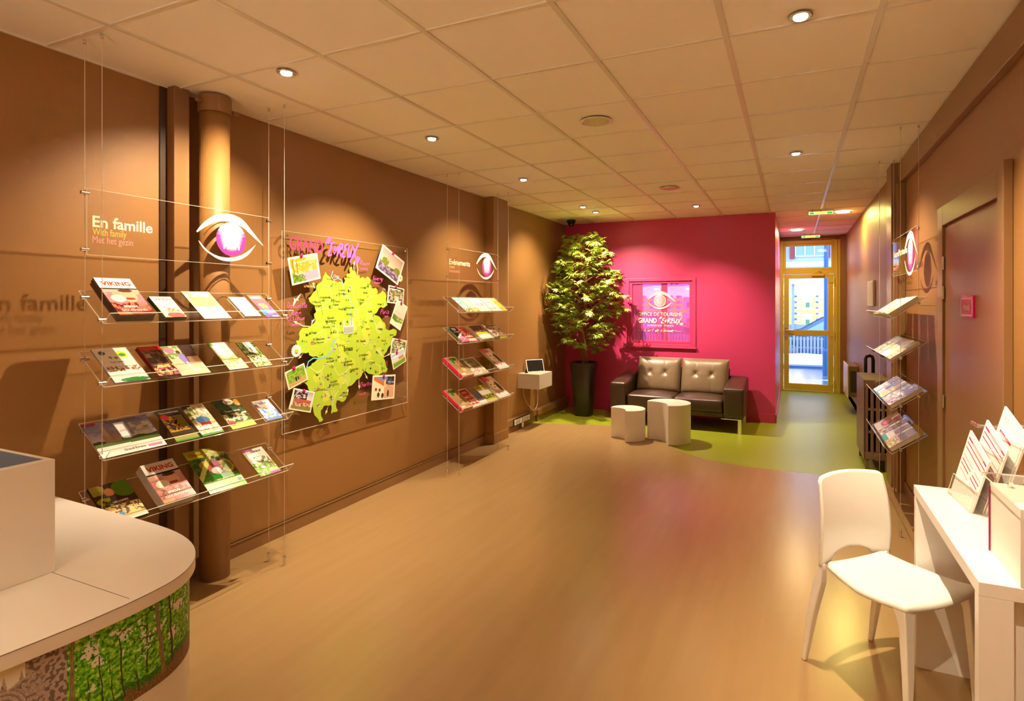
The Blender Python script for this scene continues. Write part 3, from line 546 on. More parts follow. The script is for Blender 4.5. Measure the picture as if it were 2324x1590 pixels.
mb = MB(); mb.box(.30, .50, YE-.06, YE-.02, 2.06, 2.10); mb.tube([(.34, YE-.05, 2.11), (.40, YE-.09, 2.14), (.46, YE-.04, 2.13)], .008, 6); mb.build('door_closer', 'yellowframe', d1)
mb = MB(); mb.tube([(.30, YE-.03, 2.712), (.62, YE-.03, 2.712), (.70, YE-.03, 2.69), (.71, YE-.03, 2.2), (.71, YE-.03, .2)], .007, 6); struct(mb.build('trim_9', 'yellowframe'))

# ================================================================== PRIVATE DOOR on the right wall
d2 = bpy.data.objects.new('door_2', None); C.objects.link(d2); d2.location = (XR, 3.7, 0); WL['door_2'] = Vector(d2.location); d2['kind'] = 'structure'
mb = MB(); ya, yb = 3.19, 4.22
mb.box(XR-.022, XR-.0005, yb, yb+.13, 0, 2.17); mb.box(XR-.022, XR-.0005, ya-.11, ya, 0, 2.17); mb.box(XR-.022, XR-.0005, ya, yb, 2.05, 2.17)
mb.box(XR-.036, XR-.0005, ya-.135, ya-.1105, 0, 2.19)
mb.build('door_frame', 'brownpaint', d2, bevel=.003)
mb = MB(); mb.box(XR-.010, XR-.001, ya+.006, yb-.012, .01, 2.035); mb.build('door_leaf', 'brownpaint', d2, bevel=.002)
mb = MB()
for z0, z1 in ((1.78, 1.86), (1.6, 1.68), (.94, 1.02)): mb.tube([(XR-.018, yb-.012, z0), (XR-.018, yb-.012, z1)], .009, 8)
mb.build('door_hinge', 'chrome', d2)
mb = MB(); mb.tube([(XR-.01, 3.30, 1.0), (XR-.06, 3.30, 1.0), (XR-.062, 3.40, 1.0)], .011, 10); mb.build('door_handle', 'chrome', d2)
sg = MB(); sg.box(XR-.020, XR-.0105, 3.572, 3.802, 1.500, 1.616, lin((190, 8, 90)))
ps = sg.build('private_sign', 'print'); tag(ps, 'small magenta plaque reading PRIVE on the brown door', 'sign')
mb = MB(); xx = XR-.0212; fr = lin((250, 225, 205)); lw = .006
for (y0, y1, z0, z1) in ((3.582, 3.797, 1.510, 1.516), (3.582, 3.797, 1.598, 1.604), (3.582, 3.588, 1.51, 1.604), (3.791, 3.797, 1.51, 1.604)): mb.box(xx, xx+.001, y0, y1, z0, z1, fr)
nA = Vector((0, -1, 0)); put_text(mb, 'P', (xx, 3.756, 1.538), nA, B, width=.028, size=.052, col=fr, bold=.01); put_text(mb, 'RIVE', (xx, 3.724, 1.538), nA, B, width=.094, size=.043, col=fr, bold=.01)
mb.build('lettering', 'print', ps)

# ================================================================== CEILING FITTINGS
def downlight(x, y, r, kind, label, on=True):
    t = thing('recessed_spotlight', label, 'ceiling light', (x, y, H), 'recessed ceiling lights')
    mb = MB(); n = 28
    prof = [(r*.80, H-.001), (r*.86, H-.006), (r, H-.004), (r*1.04, H-.0005)]
    vs = [(x+q*math.cos(2*PI*k/n), y+q*math.sin(2*PI*k/n), z) for q, z in prof for k in range(n)]
    mb.mesh(vs, [(i*n+k, i*n+(k+1) % n, (i+1)*n+(k+1) % n, (i+1)*n+k) for i in range(len(prof)-1) for k in range(n)]); mb.build('trim_ring', 'chrome', t, smooth=True)
    mb = MB()
    if kind == 'spot':
        mb.lathe(x, y, [(r*.55, H-.010), (r*.62, H-.004), (r*.6, H-.002)], 20); mb.build('bulb', 'lamp', t)
        mb = MB(); mb.lathe(x, y, [(r*.84, H-.0035), (r*.84, H-.001)], 24); mb.build('reflector', 'chrome', t)
    elif kind == 'big':
        mb.lathe(x, y, [(r*.30, H-.003), (r*.82, H-.006), (r*.84, H-.001)], 28); mb.build('reflector', 'reflector', t)
    else:
        mb.lathe(x, y, [(r*.86, H-.004), (r*.86, H-.001)], 28); mb.build('diffuser', 'lampgold', t)
    return t
L = ['recessed spotlight nearest the fat brown pipe', 'recessed spotlight above the wall map', 'recessed spotlight above the Evenements display', 'recessed spotlight in the corner before the leafy tree',
     'small recessed spotlight just above the top of the leafy tree', 'small recessed spotlight in front of the magenta wall above the sofa', 'recessed spotlight above the white chair, brightest and largest', 'recessed spotlight in front of the right-hand brochure display']
for s_, l in zip(SPOTS, L): downlight(s_[0], s_[1], .046, 'spot', l)
for s_ in ADDED_SPOTS: downlight(s_[0], s_[1], .046, 'spot', 'added recessed spotlight, unseen in the ceiling behind the viewpoint')
downlight(-1.172, 3.582, .098, 'big', 'large unlit faceted downlight in the middle of the ceiling, greenish'); downlight(-1.165, 5.98, .098, 'big', 'large unlit faceted downlight nearer the magenta wall, reddish')
downlight(.594, 8.47, .10, 'round', 'round lit downlight beside the hallway exit sign'); downlight(.055, 10.256, .10, 'round', 'round lit downlight nearest the glass entrance door')
# dome camera
dc = thing('dome_camera', 'small black dome camera on the ceiling above the leafy tree', 'camera', (-2.90, 7.72, H))
mb = MB(); mb.lathe(-2.90, 7.72, [(.058, H-.035), (.062, H-.03), (.062, H-.001)], 28); mb.build('housing', 'black', dc)
mb = MB(); mb.lathe(-2.90, 7.72, [(.002, H-.088), (.022, H-.084), (.037, H-.070), (.046, H-.05), (.048, H-.036)], 24); mb.build('dome', 'black', dc, smooth=True)
mb = MB(); mb.lathe(-2.885, 7.675, [(.004, H-.078), (.013, H-.070), (.016, H-.06)], 16); mb.build('lens', 'chrome', dc, smooth=True)
# exit signs
def exit_sign(x, y, label):
    t = thing('exit_sign', label, 'exit sign', (x, y, H), 'exit signs on the hallway ceiling')
    mb = MB(); mb.box(x-.15, x+.15, y-.03, y+.03, H-.055, H-.003); mb.build('housing', 'whiteenamel', t, bevel=.008)
    mb = MB(); g, w_, o_ = lin((40, 150, 60)), lin((255, 215, 150)), lin((250, 190, 60)); y0 = y-.0315
    mb.box(x-.14, x+.14, y0, y0+.001, H-.058, H-.022, w_); mb.box(x-.13, x-.08, y0-.001, y0, H-.053, H-.028, g); mb.box(x+.07, x+.13, y0-.001, y0, H-.053, H-.028, g); mb.box(x-.07, x+.06, y0-.001, y0, H-.052, H-.03, o_)
    mb.build('lit_panel', 'exitglow', t)
    for dx_ in (-.1, 0): mb = MB(); mb.tube([(x+dx_, y-.032, H-.006), (x+dx_, y-.046, H-.008)], .007, 6); mb.build('clip', 'dark', t)
exit_sign(.325, 8.18, 'green and white lit exit sign beside the round hallway light'); exit_sign(.28, 11.0, 'lit exit sign just above the glass entrance door')

# ================================================================== HANGING BROCHURE DISPLAYS
def display(name_label, y0, y1, xb, xf, side, shelves, sign_x, texts, eye_px, top_px, seam=''):
    """side=-1: on the left wall facing +x; side=+1: on the right wall facing -x. xb back cable, xf front cable"""
    t = thing('hanging_brochure_display', name_label, 'brochure display', ((xb+xf)/2, (y0+y1)/2, 0), 'brochure displays hung on cables')
    for y in (y0, y1):
        for x in (xb, xf):
            mb = MB(); mb.tube([(x, y, .05), (x, y, H+.002)], .0016, 6); c = mb.build('cable', 'wire', t)
            mb = MB(); mb.lathe(x, y, [(.009, 0), (.009, .048), (.007, .052)], 14); mb.build('floor_anchor', 'chrome', c)
            mb = MB(); mb.lathe(x, y, [(.002, H-.016), (.007, H-.014), (.007, H+.004)], 12); mb.build('ceiling_anchor', 'chrome', c)
    def clamp(x, y, z, par):
        mb = MB(); s_ = 1 if abs(y-y0) < abs(y-y1) else -1
        mb.tube([(x, y-.016, z), (x, y+.016, z)], .0085, 14); mb.tube([(x-.0, y, z-.012), (x, y, z+.012)], .0045, 8); return mb.build('clamp', 'chrome', par)
    # sign panel
    e = .004; za, zb = 1.797, 2.096; ya, yb = y0+.006, y1-.006; ex = sign_x
    sp = MB(); sp.box(ex-e/2, ex+e/2, ya, yb, za, zb); pan = sp.build('sign_panel', 'clear', t)
    mb = MB(); w_ = .0016
    for q in ((ya-w_, ya), (yb, yb+w_)): mb.box(ex-e/2, ex+e/2, q[0], q[1], za, zb)
    for q in ((za-w_, za), (zb, zb+w_)): mb.box(ex-e/2, ex+e/2, ya, yb, q[0], q[1])
    mb.build('polished_edge', 'edge', pan)
    for y in (y0, y1):
        for z in (za+.022, zb-.020): clamp(xb, y, z, pan)
    A_ = Vector((0, -side, 0)); xx = ex-side*.0035
    mb = MB()
    for (tx, u, v, u2, col, kind) in texts:
        o = Vector(onx(u, v, ex)); o.x = xx; wd = abs(onx(u2, v, ex)[1]-onx(u, v, ex)[1])
        if kind == 'b': put_text(mb, tx, o, A_, B, width=wd, size=.072, col=lin(col), bold=.018, wob=.02)
        else: put_text(mb, tx, o, A_, B, width=wd, size=.045, col=lin(col), bold=.008)
    mb.build('sign_lettering', 'matte', pan)
    mb = MB(); p0, p1, pc = [Vector(onx(*q, ex)) for q in eye_px]; wd = abs(p1.y-p0.y); o = Vector((xx, pc.y, pc.z))
    eye(mb, o, A_, B, wd, (-side*.001, 0, 0), lin((255, 250, 240)), 1.0)
    mb.build('eye_emblem', 'matte', pan)
    mb = MB(); r = wd*.221; mg, wh = lin((225, 60, 170)), lin((255, 245, 250)); n = 26
    f0 = Vector((-side*.0015, 0, 0)); rings = [1, .93, .86, .78, .7, .6, .5, .25, 0]
    for i in range(8):
        for k in range(n):
            a0, a1 = 2*PI*k/n, 2*PI*(k+1)/n
            P_ = [o+f0+A_*(q*r*math.cos(a))+B*(q*r*math.sin(a)) for q, a in ((rings[i], a0), (rings[i], a1), (rings[i+1], a1), (rings[i+1], a0))]
            am = (a0+a1)/2; yy = math.sin(am)*rings[i]; t_ = min(1, max(0, (rings[i]-.38)*2.4*(1-max(0, yy)*1.05)))
            mb.face(P_, tuple(mg[q]*t_+wh[q]*(1-t_) for q in range(3)))
    rnd = random.Random(4)
    for k in range(5):   # family of small figures in the iris
        cx = -.5+k*.25; hgt = rnd.uniform(.35, .6)
        mb.slab([(cx-.05, -.62), (cx+.05, -.62), (cx+.07, -.62+hgt*.6), (cx+.02, -.62+hgt*.75), (cx+.03, -.62+hgt), (cx-.04, -.62+hgt), (cx-.03, -.62+hgt*.75), (cx-.07, -.62+hgt*.6)], o+f0*1.4, A_*r, B*r, f0*.2, lin((235, 190, 225)))
    mb.build('iris', 'matte', pan)
    # shelves
    for k, zb_ in enumerate(shelves):
        xbk, xbt, xlp = (XL+.21, XL+.398, XL+.442) if side < 0 else (.812, .612, .565)
        ya, yb = y0-.006, y1+.004; q = side
        prof = [(xbk, zb_+.145), (xbt, zb_), (xlp, zb_+.046)]
        up = Vector((xbk-xbt, 0, .145)).normalized(); n1 = Vector((up.z, 0, -up.x)) if side < 0 else Vector((-up.z, 0, up.x))
        if n1.z < 0: n1 = -n1
        up2 = Vector((xlp-xbt, 0, .046)).normalized(); th = .0035
        sm = MB(); a0 = Vector((xbt, ya, zb_)); L1 = (Vector((xbk, 0, 0))-Vector((xbt, 0, 0))+Vector((0, 0, .145))).length
        sm.obox(a0, up*L1, (0, yb-ya, 0), -n1*th); n2 = Vector((up2.z, 0, -up2.x)); n2 = n2 if n2.z > 0 else -n2
        sm.obox(a0, up2*.0625, (0, yb-ya, 0), -n2*th); she = sm.build('shelf', 'clear', t)
        mb = MB()
        for yy in (ya-.0016, yb):
            mb.obox(Vector((xbt, yy, zb_)), up*L1, (0, .0016, 0), -n1*th); mb.obox(Vector((xbt, yy, zb_)), up2*.0625, (0, .0016, 0), -n2*th)
        mb.obox(a0+up*L1, up*.0016, (0, yb-ya, 0), -n1*th); mb.obox(a0+up2*.0625, up2*.0016, (0, yb-ya, 0), -n2*th); mb.obox(a0-up*.0022, up*.0022, (0, yb-ya, 0), -n1*th)
        mb.build('polished_edge', 'edge', she)
        for y in (y0, y1):
            for x in (xb, xf):
                z = zb_+(x-xbt)/(xbk-xbt)*.145; clamp(x, y, z-.006, she)
    return t
CRM, YEL, PNK = (255, 243, 215), (235, 190, 95), (245, 150, 160)
display('clear hanging brochure display headed En famille, in front of the brown pipe', 1.531, 2.531, -2.922, -2.792, -1, [1.488, 1.208, .884, .574], -2.918,
        [('En famille', 209, 514, 345, CRM, 'b'), ('With family', 209, 532, 286, YEL, 't'), ('Met het gezin', 209, 550, 301, PNK, 't')], [(455, 518), (606, 560), (524, 543)], None)
display('clear hanging brochure display headed Evenements, in front of the brown pilaster', 4.503, 5.500, -2.912, -2.786, -1, [1.490, 1.204, .880, .578], -2.908,
        [('Evénements', 1019, 599, 1066, CRM, 'b'), ('Events', 1019, 608, 1031, YEL, 't'), ('Evenementen', 1019, 617, 1043, PNK, 't')], [(1083, 598), (1129, 614), (1104, 606)], None)
display('clear hanging brochure display on the right wall before the brown radiator', 4.545, 5.575, .765, .662, 1, [1.474, 1.176, .850, .556], .762,
        [('Nature/Patrimoine', 2029, 586, 2060, CRM, 'b'), ('Nature/Heritage', 2029, 604, 2041, YEL, 't'), ('Natuur/Erfgoed', 2029, 614, 2040, PNK, 't')], [(2056, 578), (2087, 580), (2068, 577)], None)

# ------------------------------------------------------------------ brochures standing on the left-hand displays
def onshelf(y, zb, k=0):  # resting point just inside the bend of a left shelf
    return Vector((XL+.398, y, zb))
UPL = Vector((-.188, 0, .145)).normalized(); NL = Vector((.145, 0, .188)).normalized()
def LB(des, y0, y1, zb, ht, copies, label, th=.0022, tilt=0, side=(232, 226, 215), seed=0, off=.006, curl=0, lift=0.0006, group=None):
    o = Vector((XL+.398, y0, zb))+UPL*off+NL*lift
    return brochure(des, o, (0, 1, 0), UPL, NL, y1-y0, ht, th, copies, label, group=group, tilt=tilt, sidecol=side, seed=seed, curl=curl)
a, b, c, d = 1.488, 1.208, .884, .574
G1 = 'brochures on the En famille display'; G2 = 'brochures on the Evenements display'; G3 = 'brochures on the right-hand display'
LB('viking', 1.578, 1.738, a, .262, 9, 'thick stack of VIKING family magazines at the top shelf left end', th=.0045, side=(90, 66, 58), curl=.012, group=G1)
LB('kid', 1.793, 1.900, a, .165, 5, 'small white VIKING booklet with two children, top shelf', th=.004, side=(60, 66, 50), group=G1)
LB('cream', 2.000, 2.157, a, .235, 2, 'pale cream brochure in the middle of the top shelf', group=G1, side=(180, 150, 70))
LB('paleblue', 2.237, 2.343, a, .175, 5, 'pale blue-white booklet on the top shelf', th=.003, group=G1)
LB('sea', 2.385, 2.486, a, .215, 1, 'brown and violet leaflet at the right end of the top shelf', group=G1, side=(60, 40, 40))
LB('dots', 1.571, 1.725, b, .235, 3, 'brochure with a round green emblem, second shelf', group=G1, side=(150, 150, 190), th=.003)
LB('redbook', 1.762, 1.868, b, .215, 7, 'red-topped booklets stacked on the second shelf', th=.003, side=(120, 25, 28), group=G1, seed=2)
LB('lady', 1.882, 2.036, b, .225, 2, 'pink leaflet with a seated woman in violet, second shelf', group=G1)
LB('landscape', 2.144, 2.264, b, .225, 3, 'white and sand landscape leaflet, second shelf', group=G1, side=(120, 150, 80))
LB('meadow', 2.315, 2.426, b, .215, 2, 'green meadow leaflet at the right end of the second shelf', group=G1, side=(90, 100, 50))
LB('castle', 1.522, 1.806, c, .215, 2, 'wide landscape brochure with a cathedral skyline, third shelf', group=G1, side=(110, 40, 80))
LB('choc', 1.855, 1.975, c, .222, 2, 'dark brown Chocolatrium leaflet on the third shelf', group=G1, side=(90, 70, 30))
LB('train', 1.992, 2.113, c, .225, 2, 'leaflet with a blue and red train, third shelf', group=G1, side=(90, 120, 60))
LB('organic', 2.165, 2.317, c, .225, 2, 'dark green farm produce leaflet, third shelf', group=G1, side=(120, 140, 50))
LB('bluecard', 2.384, 2.495, c, .165, 5, 'small blue and white leaflets at the right end of the third shelf', th=.0025, group=G1)
LB('park', 1.552, 1.715, d, .225, 6, 'dark brochure with trees at the left end of the lowest shelf', th=.0025, side=(70, 55, 40), group=G1)
LB('viking', 1.775, 1.937, d, .245, 10, 'leaning stack of VIKING magazines on the lowest shelf', th=.0048, side=(200, 190, 185), curl=.010, group=G1, seed=3)
LB('easter', 2.034, 2.253, d, .305, 1, 'large lime green Easter egg hunt leaflet, lowest shelf', group=G1, side=(130, 190, 60), tilt=-.04)
LB('farm', 2.342, 2.480, d, .205, 4, 'green and white leaflet at the right end of the lowest shelf', group=G1, th=.0028, side=(190, 180, 90))
a, b, c, d = 1.490, 1.204, .880, .578
LB('aqua', 4.615, 4.735, a, .215, 2, 'pale blue leaflet, first on the upper shelf of its display', group=G2)
LB('lemon', 4.745, 4.865, a, .215, 2, 'pale yellow leaflet beside the pale blue one', group=G2)
LB('list', 4.875, 5.120, a, .215, 2, 'wide white leaflet with a printed list, middle of its shelf', group=G2)
LB('doodle', 5.135, 5.340, a, .215, 2, 'white leaflet with coloured doodles, upper shelf', group=G2)
LB('yellow', 5.350, 5.462, a, .215, 2, 'bright yellow leaflet at the end of the upper shelf', group=G2)
LB('black123', 4.530, 4.665, b, .215, 5, 'black and pink 123 MUSEES booklet', group=G2, side=(120, 120, 90), th=.003)
LB('red', 4.672, 4.830, b, .215, 2, 'red leaflet beside the black and pink booklet', group=G2)
LB('multi', 4.880, 5.110, b, .200, 8, 'purple, yellow and white leaflets in a tall stack', group=G2, th=.0032)
LB('stack', 5.135, 5.270, b, .205, 10, 'thick pile of brown and white leaflets', group=G2, th=.0034)
LB('portrait', 5.285, 5.470, b, .190, 2, 'leaflet with a pale portrait and yellow foot', group=G2)
LB('carrot', 4.520, 4.735, c, .265, 3, 'thick pink-spined carrot cover magazine, upper of two', group=G2, th=.009, side=(235, 30, 95))
LB('grey', 4.760, 5.040, c, .235, 2, 'grey and white brochure with a framed title', group=G2)
LB('face', 5.270, 5.490, c, .315, 4, 'tall magazine with a woman’s face, upper of two', group=G2, th=.003)
LB('carrot', 4.520, 4.712, d, .265, 3, 'thick pink-spined carrot cover magazine, lower of two', group=G2, th=.008, side=(235, 30, 95))
LB('redleaf', 4.731, 4.900, d, .245, 2, 'red GUIDE leaflet with white border, lowest shelf', group=G2)
LB('bluesmall', 4.909, 5.040, d, .170, 2, 'small blue leaflet between the red and the yellow ones', group=G2)
LB('olive', 5.050, 5.250, d, .235, 2, 'olive yellow and white leaflet, lowest shelf', group=G2)
LB('face', 5.268, 5.515, d, .310, 4, 'tall magazine with a woman’s face, lower of two', group=G2, th=.003, seed=1)
# right-hand display
UPR = Vector((.200, 0, .145)).normalized(); NR = Vector((-.145, 0, .200)).normalized()
def RB(des, y0, y1, zb, ht, copies, label, th=.003, side=(225, 215, 200), seed=0):
    o = Vector((.612, y1, zb))+UPR*.006+NR*.0006
    return brochure(des, o, (0, -1, 0), UPR, NR, y1-y0, ht, th, copies, label, group=G3, sidecol=side, seed=seed)
for zb, row in ((1.474, [('lemon', 4.60, 4.78, 10, 'pale yellow booklets piled at the near end of the top shelf'), ('list', 4.80, 5.02, 9, 'white booklets piled on the top shelf, right-hand display'), ('aqua', 5.04, 5.25, 6, 'pale aqua leaflets at the middle of the top shelf, right-hand display'), ('doodle', 5.28, 5.50, 5, 'white leaflets at the far end of the top shelf, right-hand display')]),
                (1.176, [('tree', 4.58, 4.76, 6, 'leafy green and white leaflets at the near end of the second shelf'), ('cream', 4.78, 4.92, 5, 'cream leaflets on the second shelf, right-hand display'), ('multi', 4.94, 5.10, 4, 'striped yellow and violet leaflets on the second shelf, right-hand display'), ('town', 5.12, 5.28, 4, 'town photo leaflets on the second shelf, right-hand display'), ('meadow', 5.30, 5.50, 4, 'meadow leaflets at the far end of the second shelf, right-hand display')]),
                (.850, [('stack', 4.58, 4.80, 9, 'thick brown and white magazines at the near end of the third shelf'), ('town', 4.82, 5.00, 4, 'town map leaflets on the third shelf, right-hand display'), ('yellow', 5.02, 5.16, 4, 'yellow flower leaflets on the third shelf, right-hand display'), ('train', 5.18, 5.34, 3, 'brown and white leaflets on the third shelf, right-hand display'), ('doodle', 5.36, 5.52, 3, 'pale leaflets at the far end of the third shelf, right-hand display')]),
                (.556, [('tree', 4.58, 4.80, 9, 'green and pink blossom brochures at the near end of the lowest shelf'), ('teal', 4.83, 5.05, 4, 'teal and white brochure on the lowest shelf, right-hand display'), ('stack', 5.07, 5.22, 3, 'brown photo leaflets on the lowest shelf, right-hand display'), ('gourmet', 5.24, 5.50, 3, 'round red dish brochure at the far end of the lowest shelf')])):
    for (de, y0, y1, n, lb) in row: RB(de, y0, y1, zb, .205 if de != 'stack' else .225, n, lb, seed=int(y0*10))

# ================================================================== ILLUSTRATED WALL MAP
mp = thing('wall_map', 'clear wall panel with the green Grand Evreux map and pinned photos', 'map', (XL+.05, 3.49, 1.38))
XP = XL+.05; y0, y1, z0, z1 = 2.805, 4.170, .700, 2.061
mb = MB(); mb.box(XP-.0025, XP+.0025, y0, y1, z0, z1); pn = mb.build('acrylic_panel', 'clear', mp)
mb = MB(); w_ = .0016
mb.box(XP-.0025, XP+.0025, y0-w_, y0, z0, z1); mb.box(XP-.0025, XP+.0025, y1, y1+w_, z0, z1); mb.box(XP-.0025, XP+.0025, y0, y1, z0-w_*1.5, z0); mb.box(XP-.0025, XP+.0025, y0, y1, z1, z1+w_)
mb.build('polished_edge', 'edge', pn)
for y in (y0+.035, y1-.045):
    for z in (z0+.05, z1-.028): mb = MB(); mb.tube([(XL, y, z), (XP+.012, y, z)], .009, 16); mb.build('standoff', 'chrome', mp)
c3 = lambda x, y, X=XP+.014: onx(620+x*.16352, 500+y*.16352, X)
c4 = lambda x, y, X=XP+.014: onx(620+x*.16352, 740+y*.16352, X)
up3 = [(730, 715), (770, 770), (800, 810), (830, 840), (880, 850), (930, 850), (975, 885), (1000, 830), (985, 790), (1020, 790), (1030, 740), (1070, 730), (1060, 660), (1090, 640), (1100, 690), (1135, 700), (1150, 760), (1195, 760), (1200, 800), (1240, 785), (1270, 810), (1310, 780), (1355, 840), (1340, 880), (1370, 940), (1420, 935), (1455, 1000), (1430, 1040), (1460, 1020), (1520, 975), (1575, 1050), (1570, 1120), (1585, 1180), (1550, 1205), (1490, 1200), (1450, 1260), (1400, 1300), (1440, 1320), (1500, 1370), (1550, 1420), (1560, 1500), (1640, 1520), (1700, 1510)]
lo4 = [(1715, 60), (1700, 130), (1640, 170), (1640, 260), (1590, 310), (1550, 380), (1530, 440), (1560, 530), (1590, 590), (1560, 640), (1480, 665), (1400, 690), (1370, 665), (1290, 625), (1240, 650), (1200, 720), (1120, 790), (1050, 830), (1020, 880), (1040, 950), (1010, 1010), (950, 1050), (880, 1030), (870, 1080), (900, 1170), (840, 1190), (810, 1215), (815, 1150), (800, 1090), (750, 1100), (700, 1110), (660, 1170), (695, 1300), (640, 1330), (610, 1270), (560, 1180), (545, 1110), (560, 980), (510, 900), (480, 830), (410, 780), (480, 720), (450, 640), (470, 560), (530, 545), (545, 515), (600, 480), (630, 450), (600, 415), (500, 400), (490, 360), (430, 370), (380, 385), (330, 300), (320, 205), (360, 200), (360, 110), (400, 40)]
lf3 = [(390, 1510), (450, 1490), (520, 1470), (570, 1430), (590, 1380), (570, 1300), (600, 1260), (580, 1190), (540, 1160), (490, 1080), (540, 1030), (590, 980), (600, 920), (640, 870), (690, 820), (700, 770)]
out = [c3(*p) for p in up3]+[c4(*p) for p in lo4]+[c3(*p) for p in lf3]
poly = [(p[1], p[2]) for p in out]
# wobble the outline a little as the cut-out coast of the map
fine = []
for i, p in enumerate(poly):
    q = poly[(i+1) % len(poly)]; fine.append(p); L_ = math.hypot(q[0]-p[0], q[1]-p[1])
    if L_ > .02: fine.append(((p[0]+q[0])/2+(q[1]-p[1])*.12*(-1)**i, (p[1]+q[1])/2-(q[0]-p[0])*.12*(-1)**i))
X0_ = XP+.010; mb = MB(); green = lin((172, 205, 58))
mb.slab(fine, (X0_, 0, 0), (0, 1, 0), (0, 0, 1), (.004, 0, 0), green)
n_ = len(fine); mb.f = mb.f[2:]; mb.c = mb.c[2:]; mb.m = mb.m[2:]
from mathutils.geometry import tessellate_polygon
for tri in tessellate_polygon([[Vector((p[0], p[1], 0)) for p in fine]]): mb.f += [tuple(i+n_ for i in tri), tuple(tri)[::-1]]; mb.c += [green]*2; mb.m += [0]*2
cut = mb.build('map_cutout', 'matte', mp)
def inside(y, z, P=poly):
    r = False; j = len(P)-1
    for i in range(len(P)):
        if (P[i][1] > z) != (P[j][1] > z) and y < (P[j][0]-P[i][0])*(z-P[i][1])/(P[j][1]-P[i][1])+P[i][0]: r = not r
        j = i
    return r
XM = XP+.0147; rnd = random.Random(11); oM = (XM, 0, 0); AY, AZ = (0, 1, 0), (0, 0, 1)
mb = MB()
def st(pts, wd, col, tp=False): mb.stroke([(p[1], p[2]) for p in pts], wd, oM, AY, AZ, col, 0, tp)
yl = lin((200, 220, 90))
for k in range(60):    # lighter communes
    y, z = rnd.uniform(3.05, 4.0), rnd.uniform(.85, 1.85)
    if inside(y, z) and inside(y+.05, z) and inside(y-.05, z) and inside(y, z+.05) and inside(y, z-.05):
        rr_ = rnd.uniform(.03, .05); mb.face([(XM-.0006+k*5e-6, y+rr_*math.cos(q)*rnd.uniform(.8, 1.1), z+rr_*math.sin(q)*rnd.uniform(.8, 1.1)) for q in [i*PI/4 for i in range(8)]], lin((188+rnd.randint(-14, 20), 212, 76+rnd.randint(-15, 30))))
cl = lin((235, 240, 170))
for P_ in ([(690, 890), (760, 900), (800, 980), (820, 1080), (760, 1130), (590, 1250)], [(590, 1250), (700, 1230), (830, 1200), (960, 1180)], [(1000, 880), (1080, 900), (1130, 1000), (1120, 1100), (1180, 1180)], [(1340, 900), (1340, 1050), (1290, 1160), (1210, 1180)],
           [(570, 1420), (650, 1450), (720, 1420), (830, 1440), (900, 1560)], [(1340, 1060), (1430, 1040)], [(1290, 1160), (1310, 1300), (1400, 1400), (1450, 1500)]): st([c3(*p, XM) for p in P_], .004, cl)
for P_ in ([(500, 560), (620, 650), (630, 720), (700, 780), (700, 900), (740, 930), (800, 980), (840, 1030), (820, 1100)], [(620, 650), (690, 590), (720, 520), (830, 520), (860, 600), (910, 680), (1000, 640), (1080, 560)], [(840, 1030), (880, 930), (940, 830), (1010, 740), (1035, 820)],
           [(1200, 560), (1270, 620), (1270, 500), (1360, 470), (1480, 560), (1480, 660)], [(1400, 220), (1440, 330), (1540, 430)], [(560, 150), (620, 100), (700, 60)]): st([c4(*p, XM) for p in P_], .004, cl)
rv, rd, gr = lin((120, 195, 225)), lin((240, 190, 90)), lin((90, 150, 40))
st([c3(*p, XM) for p in [(830, 700), (805, 775), (840, 830), (900, 800), (950, 830), (975, 900), (975, 990), (1040, 1060), (1080, 1130), (1105, 1190), (1070, 1240), (1060, 1320), (1085, 1400), (1085, 1560)]], .007, rv)
st([c4(*p, XM) for p in [(880, 150), (830, 230), (820, 330), (740, 420), (640, 450), (560, 440), (490, 490), (460, 590)]], .009, rv)
st([c3(*p, XM) for p in [(1170, 740), (1180, 900), (1175, 1100), (1120, 1200), (1115, 1330), (1150, 1400), (1180, 1560)]], .004, rd)
st([c4(*p, XM) for p in [(1180, 0), (1200, 100), (1190, 250), (1160, 330), (1190, 480), (1210, 600), (1200, 730)]], .005, rd)
st([c4(*p, XM) for p in [(980, 180), (1100, 170), (1300, 180), (1620, 180)]], .004, rd); st([c4(*p, XM) for p in [(540, 340), (620, 310), (760, 250), (830, 180)]], .004, rd)
st([c3(*p, XM) for p in [(570, 860), (600, 950), (650, 1120), (690, 1320)]], .004, gr)
mb.build('map_lines', 'matte', cut)
mb = MB(); ng = 0
